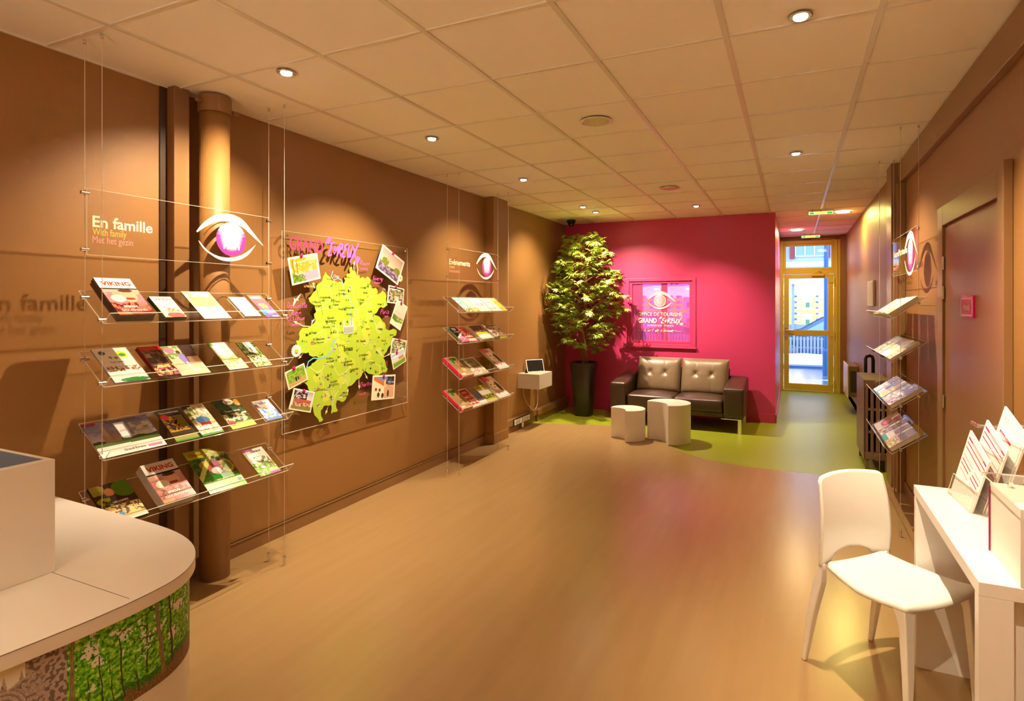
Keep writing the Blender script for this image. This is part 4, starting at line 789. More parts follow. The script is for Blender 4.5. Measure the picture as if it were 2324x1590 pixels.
while ng < 150:     # painted trees, houses and markers
    y, z = rnd.uniform(2.9, 4.15), rnd.uniform(.76, 1.95)
    if not (inside(y, z) and inside(y+.02, z-.01) and inside(y-.02, z-.01) and inside(y, z+.02)): continue
    ng += 1; k = rnd.random(); x = XM+.0003+ng*1e-6
    if k < .5:
        for q in range(rnd.randint(3, 7)):
            dy, dz, s_ = rnd.uniform(-.02, .02), rnd.uniform(-.008, .008), rnd.uniform(.004, .008)
            c_ = lin(rnd.choice([(110, 160, 45), (125, 170, 50), (95, 135, 50), (140, 180, 60)]))
            if rnd.random() < .5: mb.face([(x, y+dy-s_, z+dz-s_), (x, y+dy+s_, z+dz-s_), (x, y+dy, z+dz+s_*1.8)], c_)
            else: mb.face([(x, y+dy+s_*math.cos(i), z+dz+s_*math.sin(i)) for i in range(6)], c_)
    elif k < .72:
        c_ = lin(rnd.choice([(205, 190, 190), (190, 180, 200), (225, 215, 200), (200, 130, 110)])); s_ = rnd.uniform(.008, .016)
        mb.face([(x, y-s_, z-s_*.5), (x, y+s_, z-s_*.5), (x, y+s_, z+s_*.3), (x, y-s_, z+s_*.3)], c_); mb.face([(x, y-s_*1.1, z+s_*.3), (x, y+s_*1.1, z+s_*.3), (x, y+s_*.6, z+s_*.9), (x, y-s_*.6, z+s_*.9)], lin((150, 100, 110)))
        mb.face([(x, y-s_*.7, z+s_*.3), (x, y-s_*.4, z+s_*.3), (x, y-s_*.55, z+s_*1.9)], lin((130, 120, 150)))
    else:
        s_ = .005; c_ = lin(rnd.choice([(200, 50, 90), (235, 120, 60), (90, 190, 190), (240, 240, 235), (60, 170, 60)]))
        mb.face([(x, y+s_*math.cos(i), z+s_*.7*math.sin(i)) for i in range(6)], c_)
cy = onx(790, 745, XM); y, z = cy[1], cy[2]; x = XM+.0008   # cathedral drawing in the middle
mb.face([(x, y-.05, z-.04), (x, y+.06, z-.04), (x, y+.06, z+.02), (x, y-.05, z+.02)], lin((235, 232, 222)))
for k in range(7): mb.face([(x+.0003, y-.045+k*.015, z-.035), (x+.0003, y-.037+k*.015, z-.035), (x+.0003, y-.037+k*.015, z+.008), (x+.0003, y-.041+k*.015, z+.014), (x+.0003, y-.045+k*.015, z+.008)], lin((120, 115, 120)))
for q in (-.045, .02, .05): mb.face([(x, y+q-.010, z+.02), (x, y+q+.010, z+.02), (x, y+q, z+.085)], lin((215, 212, 205)))
mb.build('map_drawings', 'matte', cut)
mb = MB(); ink = lin((30, 32, 25)); XT = XM+.0016
def tt(f, x, y, s, w_, col=ink, bo=.01, par=None): (par or mb); put_text(par or mb, s, f(x, y, XT), AY, AZ, width=w_*.16352*.00455, size=.022, col=col, bold=.004)
for (x, y, s, w_) in [(735, 825, 'Tourneville', 90), (1000, 795, 'Emalleville', 75), (650, 1078, 'Sacquenville', 140), (905, 978, 'St Germain', 105), (905, 1028, 'des Angles', 105), (535, 1145, 'St Martin', 105), (507, 1195, 'la Campagne', 150), (825, 1135, 'Le Mesnil', 100), (835, 1180, 'Fuguet', 75), (905, 1240, 'Aviron', 65), (1003, 1222, 'Normanville', 125), (1015, 1312, 'Gravigny', 90), (1175, 1110, 'Le Boulay', 100), (1195, 1150, 'Morin', 65), (1252, 1015, 'Dardez', 70), (1212, 942, 'Irreville', 85), (1452, 1175, 'St Vigor', 70), (1318, 1275, 'Reuilly', 65), (752, 1365, 'Gauville', 90), (725, 1408, 'la Campagne', 145), (695, 1495, 'Parville', 90), (1345, 1405, 'Sassey', 60), (1288, 1515, 'Huest', 60), (1450, 1515, 'Gauciel', 75)]: tt(c3, x, y, s, w_)
for (x, y, s, w_) in [(520, 100, 'Caugé', 75), (555, 195, 'St Sébastien', 145), (570, 243, 'de Morsent', 125), (1212, 218, 'Fauville', 80), (1508, 215, 'Miserey', 70), (735, 462, 'Arnières', 90), (740, 505, 'sur Iton', 85), (1000, 505, 'Angerville', 100), (990, 550, 'la Campagne', 130), (1192, 415, 'Le Vieil-Evreux', 145), (1335, 520, 'La Trinité', 90), (1065, 615, 'Guichainville', 125), (795, 782, 'Les Baux', 95), (778, 832, 'Sainte-Croix', 135), (588, 905, 'Les Ventes', 120), (950, 945, 'Le Plessis', 75), (965, 985, 'Grohan', 70), (1620, 130, 'Boncourt', 70)]: tt(c4, x, y, s, w_)
put_text(mb, 'Evreux', c4(983, 345, XT), AY, AZ, width=.098, size=.050, col=ink, bold=.015)
mb.build('place_names', 'matte', cut)
mb = MB(); pk, pl = lin((238, 62, 120)), lin((240, 95, 185)); XT2 = XP+.006
put_text(mb, 'GRAND', onx(657, 565, XT2), AY, AZ, width=onx(733, 565, XT2)[1]-onx(657, 565, XT2)[1], size=.125, col=pk, bold=.02)
put_strokes(mb, '"EVREUX,', onx(733, 578, XT2), AY, AZ, onx(814, 575, XT2)[1]-onx(733, 575, XT2)[1], .105, .017, pl, .3)
for (f, x, y, s, w_, h_) in [(c3, 188, 1215, 'Deauville', 235, .040), (c3, 205, 1320, 'Caen', 150, .045), (c3, 180, 1390, 'Lisieux', 215, .040), (c3, 1205, 615, 'Rouen', 155, .040), (c3, 1380, 830, 'Giverny', 165, .040), (c3, 1485, 1300, 'Paris', 150, .045), (c4, 1200, 850, 'Chartres', 215, .040)]:
    put_strokes(mb, s, f(x, y, XT2), AY, AZ, w_*.16352*.00465, h_, .0042, pl, .2)
for (f, x, y, s, w_) in [(c3, 232, 1465, '1 heure 30', 130), (c3, 1210, 682, '45 minutes', 120), (c3, 1400, 878, '40 minutes', 100), (c3, 1540, 1345, '1 heure', 70), (c4, 1185, 962, '1 heure 20', 105)]: put_text(mb, s, f(x, y, XT2), AY, AZ, width=w_*.16352*.00465, size=.028, col=pl, bold=.01)
put_text(mb, 'La Voie Verte', c3(430, 925, XT2), AY, AZ, width=.09, size=.026, col=lin((245, 225, 150)))
put_text(mb, "L'Iton", c3(840, 790, XT2), AY, AZ, width=.055, size=.03, col=lin((170, 205, 235))); put_text(mb, "L'Eure", c3(1515, 965, XT2), AY, AZ, width=.04, size=.026, col=lin((170, 205, 235)))
mb.build('panel_lettering', 'matte', mp)
mb = MB(); cr2 = lin((240, 235, 190))
def arrow(pts):
    P_ = [(p[1], p[2]) for p in pts]; mb.stroke(P_, .006, (XT2, 0, 0), AY, AZ, cr2)
    d_ = Vector(P_[-1])-Vector(P_[-2]); d_.normalize(); n_ = Vector((-d_.y, d_.x)); e_ = Vector(P_[-1])
    mb.face([(XT2, *(e_+d_*.025)), (XT2, *(e_+n_*.011-d_*.004)), (XT2, *(e_-n_*.011-d_*.004))], cr2)
arrow([c3(*p) for p in [(1180, 760), (1185, 660), (1168, 570)]]); arrow([c3(*p) for p in [(1130, 690), (1135, 600)]]); arrow([c3(*p) for p in [(590, 940), (572, 880)]]); arrow([c3(*p) for p in [(520, 1470), (430, 1465), (330, 1415)]])
arrow([c4(*p) for p in [(490, 360), (430, 375), (390, 420)]]); arrow([c4(*p) for p in [(1275, 640), (1305, 700)]]); arrow([c4(*p) for p in [(775, 1110), (752, 1180)]]); arrow([c4(*p) for p in [(1200, 720), (1205, 830)]]); arrow([c4(*p) for p in [(1540, 430), (1610, 395)]]); arrow([c4(*p) for p in [(1035, 830), (1045, 880)]])
mb.build('direction_arrows', 'matte', mp)
def bird(f, x, y, s_, col):
    mb = MB(); o_ = Vector(f(x, y, XP+.008))
    P_ = [(0, 0), (.25, .15), (.55, .45), (.95, .75), (.7, .45), (.45, .05), (.5, -.15), (.2, -.12), (-.05, -.5), (-.35, -.9), (-.3, -.5), (-.15, -.05), (-.3, .1), (-.1, .15)]
    mb.slab(P_, o_, Vector(AY)*s_, Vector(AZ)*s_, (.002, 0, 0), col); mb.build('bird_cutout', 'matte', mp)
bird(c3, 305, 1095, .055, lin((240, 235, 225))); bird(c3, 545, 1390, .032, lin((235, 235, 230)))
bird(c3, 672, 840, .026, lin((25, 25, 25))); bird(c4, 940, 790, .024, lin((25, 25, 25))); bird(c4, 1500, 450, .024, lin((25, 25, 25)))
def daisy(f, x, y, r):
    mb = MB(); o_ = Vector(f(x, y, XP+.022))
    for k in range(18):
        a_ = 2*PI*k/18; ca, sa = math.cos(a_), math.sin(a_)
        mb.slab([(.25*ca-.05*sa, .25*sa+.05*ca), (.8*ca-.14*sa, .8*sa+.14*ca), (ca, sa), (.8*ca+.14*sa, .8*sa-.14*ca), (.25*ca+.05*sa, .25*sa-.05*ca)], o_+Vector((.0003*(k % 2), 0, 0)), Vector(AY)*r, Vector(AZ)*r, (.001, 0, 0), lin((250, 248, 240)))
    dd = mb.build('daisy', 'matte', mp)
    mb = MB(); mb.slab(circle(0, 0, .3, .3, 16), o_+Vector((.001, 0, 0)), Vector(AY)*r, Vector(AZ)*r, (.004, 0, 0), lin((240, 190, 30))); mb.build('daisy_centre', 'matte', dd)
daisy(c4, 320, 342, .046); daisy(c3, 1763, 800, .034)
PH = {'willow': [('g', .4, 1, (205, 200, 120), (225, 215, 160)), ('n', 0, .4, .65, 1, 7, -.1, (160, 150, 20)), ('n', .4, .3, 1, .8, 6, -.1, (200, 150, 60)), ('h', .36, .03, 5, (165, 150, 175)), ('d', .85, -1, .45, (110, 150, 30)), ('n', 0, 0, .5, .3, 9, .0, (75, 105, 15)), ('r', .07, .3, .1, .95, (120, 85, 30)), ('r', .2, .35, .23, .9, (130, 95, 40))],
      'river': [('g', .3, 1, (235, 205, 165), (190, 160, 165)), ('h', .42, .05, 5, (90, 95, 50)), ('h', .30, .04, 6, (90, 75, 105)), ('e', .85, .45, .14, .13, (120, 140, 40)), ('e', .25, .5, .16, .16, (120, 130, 50)), ('n', 0, 0, 1, .35, 7, .05, (170, 150, 190)), ('r', .3, .55, .34, .8, (200, 170, 130)), ('r', .4, .55, .43, .75, (190, 160, 125))],
      'dark': [('bg', (75, 68, 60)), ('n', 0, 0, 1, .9, 6, 0, (190, 185, 160)), ('n', .2, .3, .8, .8, 7, 0, (120, 125, 60)), ('r', .1, .85, .8, .9, (240, 240, 235)), ('r', .4, .1, .7, .45, (205, 200, 175))],
      'abbey': [('g', .4, 1, (225, 200, 190), (235, 215, 200)), ('h', .42, .02, 4, (170, 90, 80)), ('h', .37, .02, 5, (85, 125, 40)), ('n', .3, .2, 1, .4, 6, .1, (180, 200, 110)), ('h', .18, .04, 5, (230, 225, 205)), ('r', .1, .55, .9, .57, (205, 175, 160))],
      'garden': [('bg', (70, 95, 40)), ('n', 0, 0, 1, 1, 6, -.1, (215, 195, 180)), ('n', 0, 0, 1, .8, 8, 0, (85, 110, 45)), ('n', .2, .3, .8, .7, 7, .1, (235, 220, 205))],
      'field': [('g', .4, 1, (215, 225, 235), (165, 195, 230)), ('h', .42, .02, 5, (205, 190, 140)), ('h', .32, .04, 4, (110, 160, 50)), ('r', .5, .42, .9, .62, (205, 130, 105)), ('e', .3, .75, .25, .08, (235, 240, 245))],
      'walk': [('bg', (150, 190, 70)), ('n', 0, .2, 1, 1, 8, 0, (110, 150, 45)), ('h', .28, .03, 6, (190, 165, 105)), ('e', .45, .35, .05, .16, (40, 40, 50)), ('e', .65, .33, .05, .14, (190, 130, 60)), ('e', .57, .35, .04, .13, (60, 50, 45))],
      'house': [('g', .4, 1, (240, 240, 245), (165, 170, 200)), ('n', 0, .5, .7, 1, 6, -.05, (60, 35, 50)), ('r', .05, .22, .95, .42, (225, 170, 150)), ('r', .05, .38, .95, .55, (180, 95, 75)), ('n', .05, .2, .95, .4, 10, .05, (120, 70, 60)), ('h', .2, .02, 5, (130, 135, 60))],
      'church': [('g', .3, 1, (170, 185, 225), (120, 135, 200)), ('d', .62, .2, .86, (245, 230, 205)), ('d', .62, .86, 1.05, (210, 120, 70)), ('r', .0, .0, .5, .5, (245, 232, 208)), ('r', .52, .0, 1, .62, (215, 175, 140)), ('e', .12, .42, .05, .08, (120, 60, 50)), ('e', .3, .38, .05, .08, (120, 60, 50)), ('e', .25, .16, .06, .12, (70, 55, 65)), ('e', .45, .12, .06, .12, (70, 55, 65)), ('e', .72, .2, .05, .16, (90, 60, 50)), ('r', .5, .5, .62, .85, (225, 200, 160)), ('n', .6, .6, 1, 1, 7, -.1, (50, 45, 40))]}
def photo(f, corners, pin, des, label, dx=0):
    tl, tr, br, bl = [Vector(f(*p, XP+.018+dx)) for p in corners]
    mb = MB(); th = Vector((.003, 0, 0)); n = [tl, tr, br, bl]
    mb.mesh([q for q in n]+[q+th for q in n], [(0, 1, 2, 3), (7, 6, 5, 4), (0, 4, 5, 1), (1, 5, 6, 2), (2, 6, 7, 3), (3, 7, 4, 0)], lin((250, 240, 225)))
    P_ = lambda u, v: (bl*(1-u)+br*u)*(1-v)+(tl*(1-u)+tr*u)*v+Vector((.0036, 0, 0))
    fn = painter(PH[des], 3); paint(mb, lambda u, v: P_(.055+u*.89, .065+v*.87), 64, 52, fn)
    ph = mb.build('photo_print', 'matte', mp); ph['label'] = label
    o_ = Vector(f(*pin, XP+.024+dx)); mb = MB(); mb.lathe(0, 0, [(.013, 0), (.0135, .002), (.010, .006), (.003, .008)], 16, lin((205, 20, 130)))
    mb.v = [(o_.x+z, o_.y+x, o_.z+y) for x, y, z in mb.v]; mb.build('pin', 'print', ph, smooth=True)
photo(c3, [(195, 520), (605, 450), (655, 805), (262, 905)], (390, 490), 'willow', 'photo of willows along a river')
photo(c3, [(1520, 330), (1820, 580), (1725, 900), (1418, 655)], (1665, 460), 'river', 'tilted photo of a river and town at dusk')
photo(c3, [(1600, 895), (1815, 950), (1800, 1165), (1578, 1140)], (1705, 922), 'dark', 'small dark photo of a garden')
photo(c3, [(1720, 1095), (1862, 1200), (1760, 1530), (1615, 1420)], (1778, 1148), 'abbey', 'photo of an abbey front and lawn', .004)
photo(c4, [(1650, 160), (1852, 200), (1830, 400), (1620, 385)], (1748, 188), 'garden', 'photo of a garden with pale house')
photo(c4, [(1625, 400), (1810, 300), (1845, 480), (1665, 605)], (1715, 360), 'field', 'photo of a field under blue sky', .004)
photo(c4, [(155, 645), (425, 510), (480, 735), (210, 885)], (288, 582), 'walk', 'photo of walkers on a green path')
photo(c4, [(285, 855), (575, 910), (515, 1200), (210, 1150)], (427, 897), 'house', 'photo of a long brick house under trees')
photo(c4, [(1380, 685), (1695, 668), (1675, 1000), (1358, 1032)], (1535, 690), 'church', 'photo of a stone church with red roofs')

# ================================================================== RECEPTION COUNTER (foreground left)
ol = [(-3.0, 1.415), (-2.35, 1.398), (-2.125, 1.387), (-1.995, 1.364), (-1.894, 1.328), (-1.819, 1.284), (-1.762, 1.232), (-1.722, 1.172), (-1.699, 1.105), (-1.690, 1.0), (-1.693, .895), (-1.704, .803), (-1.718, .70), (-1.80, .2), (-1.95, -.25), (-3.0, -.25)]
def smooth_line(P, it=2):
    for _ in range(it):
        Q = [P[0]]
        for p, q in zip(P[:-1], P[1:]): Q += [(p[0]*.75+q[0]*.25, p[1]*.75+q[1]*.25), (p[0]*.25+q[0]*.75, p[1]*.25+q[1]*.75)]
        P = Q+[P[-1]]
    return P
arc = smooth_line(ol[1:-1], 3)
def inset(P, d):
    R_ = []
    for i, p in enumerate(P):
        a_, b_ = Vector(P[max(i-1, 0)]), Vector(P[min(i+1, len(P)-1)]); t_ = (b_-a_).normalized(); n_ = Vector((t_.y, -t_.x)); R_.append((p[0]+n_.x*d, p[1]+n_.y*d))
    return R_
ct = thing('reception_counter', 'white curved reception counter with a forest photo wrapped round its front', 'counter', (-2.3, .8, 0))
full = [ol[0]]+arc+[ol[-1]]
mb = MB(); mb.prism(full[::-1], .700, .740); mb.build('countertop', 'white', ct, bevel=.0015)
mb = MB(); P_ = inset(arc, -.0012); 
ins = inset(arc, .018)
mb = MB(); mb.prism(([(-2.98, ol[0][1]-.018)]+ins+[(-2.98, -.23)])[::-1], 0, .699); mb.build('counter_body', 'white', ct)
mb = MB()
for p, q in zip(inset(arc, -.0006)[:-1], inset(arc, -.0006)[1:]): mb.face([(*p, .7375), (*q, .7375), (*q, .7388), (*p, .7388)])
mb.box(-2.098, -1.712, 1.0085, 1.0100, .7398, .7404)
mb.build('edge_seam', 'dark', ct)
# wrapped photo band
band = inset(arc, .016); S_ = [0]
for p, q in zip(band[:-1], band[1:]): S_.append(S_[-1]+math.hypot(q[0]-p[0], q[1]-p[1]))
NYB = 120; i0 = min(range(len(band)), key=lambda i: abs(band[i][0]+1.815)+abs(band[i][1]-1.27)); i1 = min(range(len(band)), key=lambda i: abs(band[i][1]-.45)+abs(band[i][0]+1.75))
def atS(s):
    for i in range(len(S_)-1):
        if S_[i+1] >= s:
            t_ = (s-S_[i])/(S_[i+1]-S_[i]); return (band[i][0]*(1-t_)+band[i+1][0]*t_, band[i][1]*(1-t_)+band[i+1][1]*t_)
    return band[-1]
s0, s1 = S_[i0], S_[i1]; sB = next(S_[i] for i in range(i0, i1+1) if band[i][1] < .858)
def sY(y): return next((S_[i] for i in range(i0, i1+1) if band[i][1] <= y), s1)
ZB0, ZB1 = .448, .699
TRK = [(sY(1.085), .72, sY(1.118), .475, .0105), (sY(1.135), .71, sY(1.15), .49, .006), (sY(.878), .70, sY(.872), .448, .0085), (sY(.985), .64, sY(1.003), .46, .0035), (sY(1.058), .66, sY(1.064), .47, .0035), (sY(.935), .62, sY(.945), .46, .003), (sY(1.03), .62, sY(1.035), .47, .003), (s0+.012, .7, s0+.010, .45, .012), (s0+.06, .7, s0+.055, .46, .003), (s0+.09, .66, s0+.1, .47, .0025), (sY(.965), .60, sY(.97), .455, .002), (sY(.905), .58, sY(.912), .455, .0022)]
BR = [(sY(1.09), .68, sY(1.0), .665), (sY(1.0), .665, sY(.94), .60), (sY(1.09), .60, sY(1.03), .62), (sY(1.1), .58, sY(1.05), .585), (sY(1.06), .64, sY(1.03), .655), (sY(.876), .53, sY(.93), .57), (sY(.876), .58, sY(.89), .66), (sY(1.1), .66, sY(1.075), .69), (sY(1.06), .575, sY(1.02), .56)]
GR = [lin(q) for q in [(62, 140, 18), (95, 178, 28), (135, 205, 48), (35, 88, 14), (190, 222, 80)]]
def forest(s, z):
    nz = noise.noise
    for (a_, b_, c_, d_, w_) in TRK:
        t_ = (b_-z)/(b_-d_)
        if -.02 <= t_ <= 1.02:
            cx = a_+(c_-a_)*t_+.004*nz(Vector((z*22, a_*9, 0)))
            if w_ < .005 and nz(Vector((z*30, a_*50, 2))) > .18: continue
            if abs(s-cx) < w_*(.5+.3*t_): 
                sh_ = .75+.5*nz(Vector((s*400, z*60, 1)))
                base = (150, 132, 88) if w_ > .008 else (72, 70, 38)
                return tuple(q*max(.45, sh_) for q in lin(base))
    for (a_, b_, c_, d_) in BR:
        L2 = (c_-a_)**2+(d_-b_)**2; t_ = max(0, min(1, ((s-a_)*(c_-a_)+(z-b_)*(d_-b_))/L2)); dd = math.hypot(s-a_-t_*(c_-a_), z-b_-t_*(d_-b_)+.004*nz(Vector((s*60, z*60, 3))))
        if dd < .0016*(1.1-t_*.7): return lin((60, 52, 28))
    g = .49+.012*math.sin(s*22)+.012*nz(Vector((s*30, 0, 5)))-(.018 if s > sY(1.0) else -.01)
    if z < g-.012: 
        q = nz(Vector((s*220, z*260, 7))); return lin((150, 105, 75)) if q > .1 else (lin((110, 78, 48)) if q > -.2 else lin((85, 95, 35)))
    if z < g+.008: return GR[0] if nz(Vector((s*200, z*200, 2))) > 0 else GR[3]
    hgt = (z-g)/(ZB1-g); q = nz(Vector((s*85, z*95, 9)))*.8+.55*nz(Vector((s*210, z*230, 4))); q2 = nz(Vector((s*22, z*24, 12)))
    if hgt > .25 and q+q2*1.3 > .60-.30*hgt: return lin((228, 224, 214))
    if q > .35: return GR[4]
    if q > .08: return GR[2]
    if q > -.18: return GR[1]
    return GR[0] if q > -.42 else GR[3]
def cathedral(s, z):
    y = atS(s)[1]; nz = noise.noise; st_ = lambda k: tuple(q*k for q in lin((190, 172, 165)))
    u = (.858-y); t_ = .75+.4*nz(Vector((s*260, z*260, 1)))
    top = .649+.006*math.sin(u*90)
    for c_ in (.092, .125, .158, .21, .26):
        if abs(u-c_) < .006: top = max(top, .649+.030*(1-abs(u-c_)/.006))
    if u < .085: top = .70-max(0, u-.045)*1.0
    if u < .045 or (u < .085 and z > .66): 
        return st_(.6+.3*t_) if nz(Vector((s*100, z*100, 2))) > -.05 else st_(.28)
    if z > top: return lin((222, 222, 205))
    if z > top-.004: return st_(1.0)
    for (cu, cz) in ((.135, .585), (.235, .585)):
        r_ = math.hypot((u-cu)*1.0, (z-cz)*.9)
        if r_ < .055: return st_(.30) if r_ < .018 else (st_(.42) if (r_*95 % 1) < .4 else st_(.95*t_+.1))
    return st_(t_ if nz(Vector((s*120, z*120, 6))) > -.2 else .5*t_)
mb = MB(); NX = 560
def PB(u, v): q = atS(s0+(s1-s0)*u); return (q[0], q[1], ZB0+(ZB1-ZB0)*v)
paint(mb, lambda u, v: PB(1-u, v), NX, NYB, lambda u, v: (lambda s, z: forest(s, z) if s < sB else cathedral(s, z))(s0+(s1-s0)*(1-u), ZB0+(ZB1-ZB0)*v))
mb.build('photo_band', 'matte', ct)
rb = thing('counter_riser', 'tall white box standing on the counter with a dark blue top', 'reception box', (-2.45, .6, .74))
mb = MB(); mb.box(-2.80, -2.10, .15, 1.018, .7408, 1.09); mb.build('riser_box', 'white', rb, bevel=.001)
mb = MB(); mb.face([(-2.75, .20, 1.0906), (-2.125, .20, 1.0906), (-2.128, 1.0, 1.0906), (-2.75, 1.0, 1.0906)]); mb.build('desk_pad', 'blue', rb)

# ================================================================== DESK on the right
dk = thing('white_desk', 'white laminate desk with slab ends against the right wall', 'desk', (.67, 2.5, 0))
mb = MB(); mb.box(.484, .850, 2.016, 2.985, .740, .780); mb.build('desktop', 'white', dk, bevel=.0012)
mb = MB(); mb.box(.486, .838, 2.945, 2.985, .0, .7395); mb.build('end_panel', 'white', dk, bevel=.001)
mb = MB(); mb.box(.484, .565, 2.016, 2.056, 0, .7395); mb.build('end_panel', 'white', dk, bevel=.001)
mb = MB(); mb.box(.566, .838, 2.10, 2.13, 0, .7395); mb.build('inner_panel', 'white', dk)
rs = thing('desk_riser', 'white raised box on the near end of the desk', 'desk box', (.7, 2.2, .78))
mb = MB(); mb.box(.580, .838, 2.02, 2.290, .7808, 1.0); mb.build('riser_box', 'white', rs, bevel=.001)
mb = MB(); mb.box(.566, .838, 2.02, 2.335, 1.016, 1.020); q = mb.build('acrylic_sheet', 'clear', rs)
mb = MB(); mb.box(.5645, .566, 2.02, 2.335, 1.016, 1.020); mb.box(.566, .838, 2.335, 2.3365, 1.016, 1.020); mb.build('polished_edge', 'edge', q)
mb = MB()
for y in (2.06, 2.25): mb.tube([(.62, y, 1.0), (.62, y, 1.016)], .008, 10)
mb.build('spacer', 'chrome', rs)
mb = MB(); mb.box(.575, .5795, 2.286, 2.2895, .7808, .99, lin((150, 20, 80))); mb.build('magenta_strip', 'print', rs)
# stepped leaflet holder
lh = thing('leaflet_holder', 'clear three-tier leaflet holder at the far end of the white desk', 'leaflet holder', (.66, 2.78, .78))
RD = Vector((.019, -.225, 0)).normalized(); leafs = []
for k in range(3):
    o_ = Vector((.590+.052*k, 2.905-.006*k, .7806+.047*k)); upv = Vector((.055, -.075, .285)).normalized(); upf = Vector((.045, -.095, .275)).normalized(); bk = Vector((.040, 0, 0)); wdt = .245
    mb = MB(); e = .0025
    mb.obox(o_, RD*wdt, upf*.10, Vector((e, 0, 0)))                      # front lip
    mb.obox(o_+bk, RD*wdt, upf*.26, Vector((e, 0, 0)))                   # back
    for q in (0, wdt-e): mb.obox(o_+RD*q, RD*e, bk, upf*.10)
    mb.obox(o_, RD*wdt, bk, Vector((0, 0, e)))
    pk_ = mb.build('pocket', 'clear', lh)
    mb = MB(); mb.tube([o_, o_+upf*.10, o_+upf*.10+RD*wdt, o_+RD*wdt, o_], .0014, 5); mb.tube([o_+bk, o_+bk+upf*.26, o_+bk+upf*.26+RD*wdt, o_+bk+RD*wdt], .0014, 5); mb.build('polished_edge', 'edge', pk_)
def leaflet_fn():
    W = lin((252, 250, 250)); Mg = lin((190, 15, 110)); G_ = lin((205, 200, 205))
    rows = [(.90, .925, 1, .96), (.835, .85, 1, .96), (.765, .778, 1, .94), (.655, .668, .55, .95), (.585, .598, .5, .93), (.52, .532, .45, .9), (.445, .458, .5, .9)]
    def fn(u, v):
        for (a_, b_, w_, e_) in rows:
            if a_ <= v <= b_ and .05 <= u <= e_ and not (w_ < 1 and w_ < u < w_+.1): 
                if a_ == .90 and .25 < u < .82 and abs(v-.9125) < .005: return W
                return Mg
            if a_-.04 < v < a_-.01 and .08 < u < .8 and noise.noise(Vector((u*60, v*200, 1))) > .25: return G_
        if v < .4 and .05 < u < .9 and noise.noise(Vector((u*50, v*220, 2))) > .3: return G_
        return W
    return fn
LBL = ['white magenta-striped price leaflets in the front, lowest pocket of the desk holder', 'white magenta-striped price leaflets in the middle pocket of the desk holder', 'white leaflets with one magenta bar in the rear, tallest pocket of the desk holder']
for k in range(3):
    o_ = Vector((.600+.052*k, 2.897-.006*k, .7925+.047*k)); upv = Vector((.045, -.095, .275)).normalized(); wdt = .222; n_ = upv.cross(RD).normalized(); n_ = n_ if n_.x < 0 else -n_
    rt = (RD-upv*RD.dot(upv)).normalized()
    ht = .297 if k < 2 else .31; t_ = .006
    mb = MB(); mb.obox(o_-n_*t_, rt*wdt, upv*ht, n_*t_, lin((240, 238, 232))); lf = mb.build('leaflet_stack', 'matte', None)
    tag(lf, LBL[k], 'leaflets', 'leaflets in the desk holder')
    mb = MB(); f_ = leaflet_fn()
    if k == 2: f_ = painter([('bg', (252, 250, 250)), ('r', .12, .68, .62, .715, (190, 15, 110)), ('r', .15, .69, .5, .70, (250, 240, 245)), ('n', .15, .84, .3, .93, 20, .2, (180, 175, 180)), ('n', .1, .1, .9, .6, 40, .35, (225, 220, 222))], 1)
    paint(mb, lambda u, v: o_+rt*(wdt*u)+upv*(ht*v)+n_*.0005, 60, 110, f_); mb.build('front_page', 'matte', lf)

# ================================================================== WHITE CHAIR
CO = Vector((.35, 2.79, 0)); CU = Vector((.7071, .7071, 0)); CF = Vector((.7071, -.7071, 0))
def cw(u, f, z): return CO+CU*u+CF*f+Vector((0, 0, z))
ch = thing('white_chair', 'white moulded plastic chair with an arched gap, pulled up to the desk', 'chair', tuple(CO))
def sheet(fn, nx, ny):
    mb = MB(); vs = [fn(i/nx, j/ny) for j in range(ny+1) for i in range(nx+1)]
    mb.mesh(vs, [(j*(nx+1)+i, j*(nx+1)+i+1, (j+1)*(nx+1)+i+1, (j+1)*(nx+1)+i) for j in range(ny) for i in range(nx)]); return mb
def seatf(u, v):
    f = -.135+.375*v; hw = .170+.035*min(1, v*2.2)+.004*math.sin(PI*v); x = (u*2-1); ff = f+.022*(1-x*x)*v**6
    z = .452-.016*math.sin(PI*min(1, v*1.05))+.006*x*x+.006*(v**4)-max(.020*max(0, abs(x)-.93)/.07, .020*max(0, v-.95)/.05)
    return cw(x*hw, ff, z)
sheet(seatf, 32, 24).build('seat', 'plastic', ch, smooth=True, solid=.014)
def backf(u, v):
    x = u*2-1; zb_ = .448+(.046*math.sqrt(max(0, 1-(x/.60)**2)) if abs(x) < .60 else 0)
    zt = .830-.014*(max(0, abs(x)-.86)/.14)**2-.010*x*x-.004*x
    z = zb_+(zt-zb_)*v; h = (z-.448)/.38
    hw = .207-.024*h**1.6+.003*math.sin(PI*h); cx = -.020*h*.6
    f = -.150+.030*math.sin(PI*min(1, h*1.0))*.6-.005*h-.034*(1-x*x)+.012*(1-h)*abs(x)
    f += -.030*(1-h)**2*(abs(x)**3)*0
    return cw(cx+x*hw, f, z)
sheet(backf, 40, 26).build('backrest', 'plastic', ch, smooth=True, solid=.013)
def chleg(pts):   # (u,f,z,half width u, half width f)
    mb = MB(); vs = []
    for (u, f, z, a_, b_) in pts: vs += [cw(u-a_, f-b_, z), cw(u+a_, f-b_, z), cw(u+a_, f+b_, z), cw(u-a_, f+b_, z)]
    n = len(pts); mb.mesh(vs, [(4*i+k, 4*i+(k+1) % 4, 4*i+4+(k+1) % 4, 4*i+4+k) for i in range(n-1) for k in range(4)]+[(3, 2, 1, 0), tuple(4*n-4+k for k in range(4))])
    return mb.build('leg', 'plastic', ch, bevel=.006, seg=3)
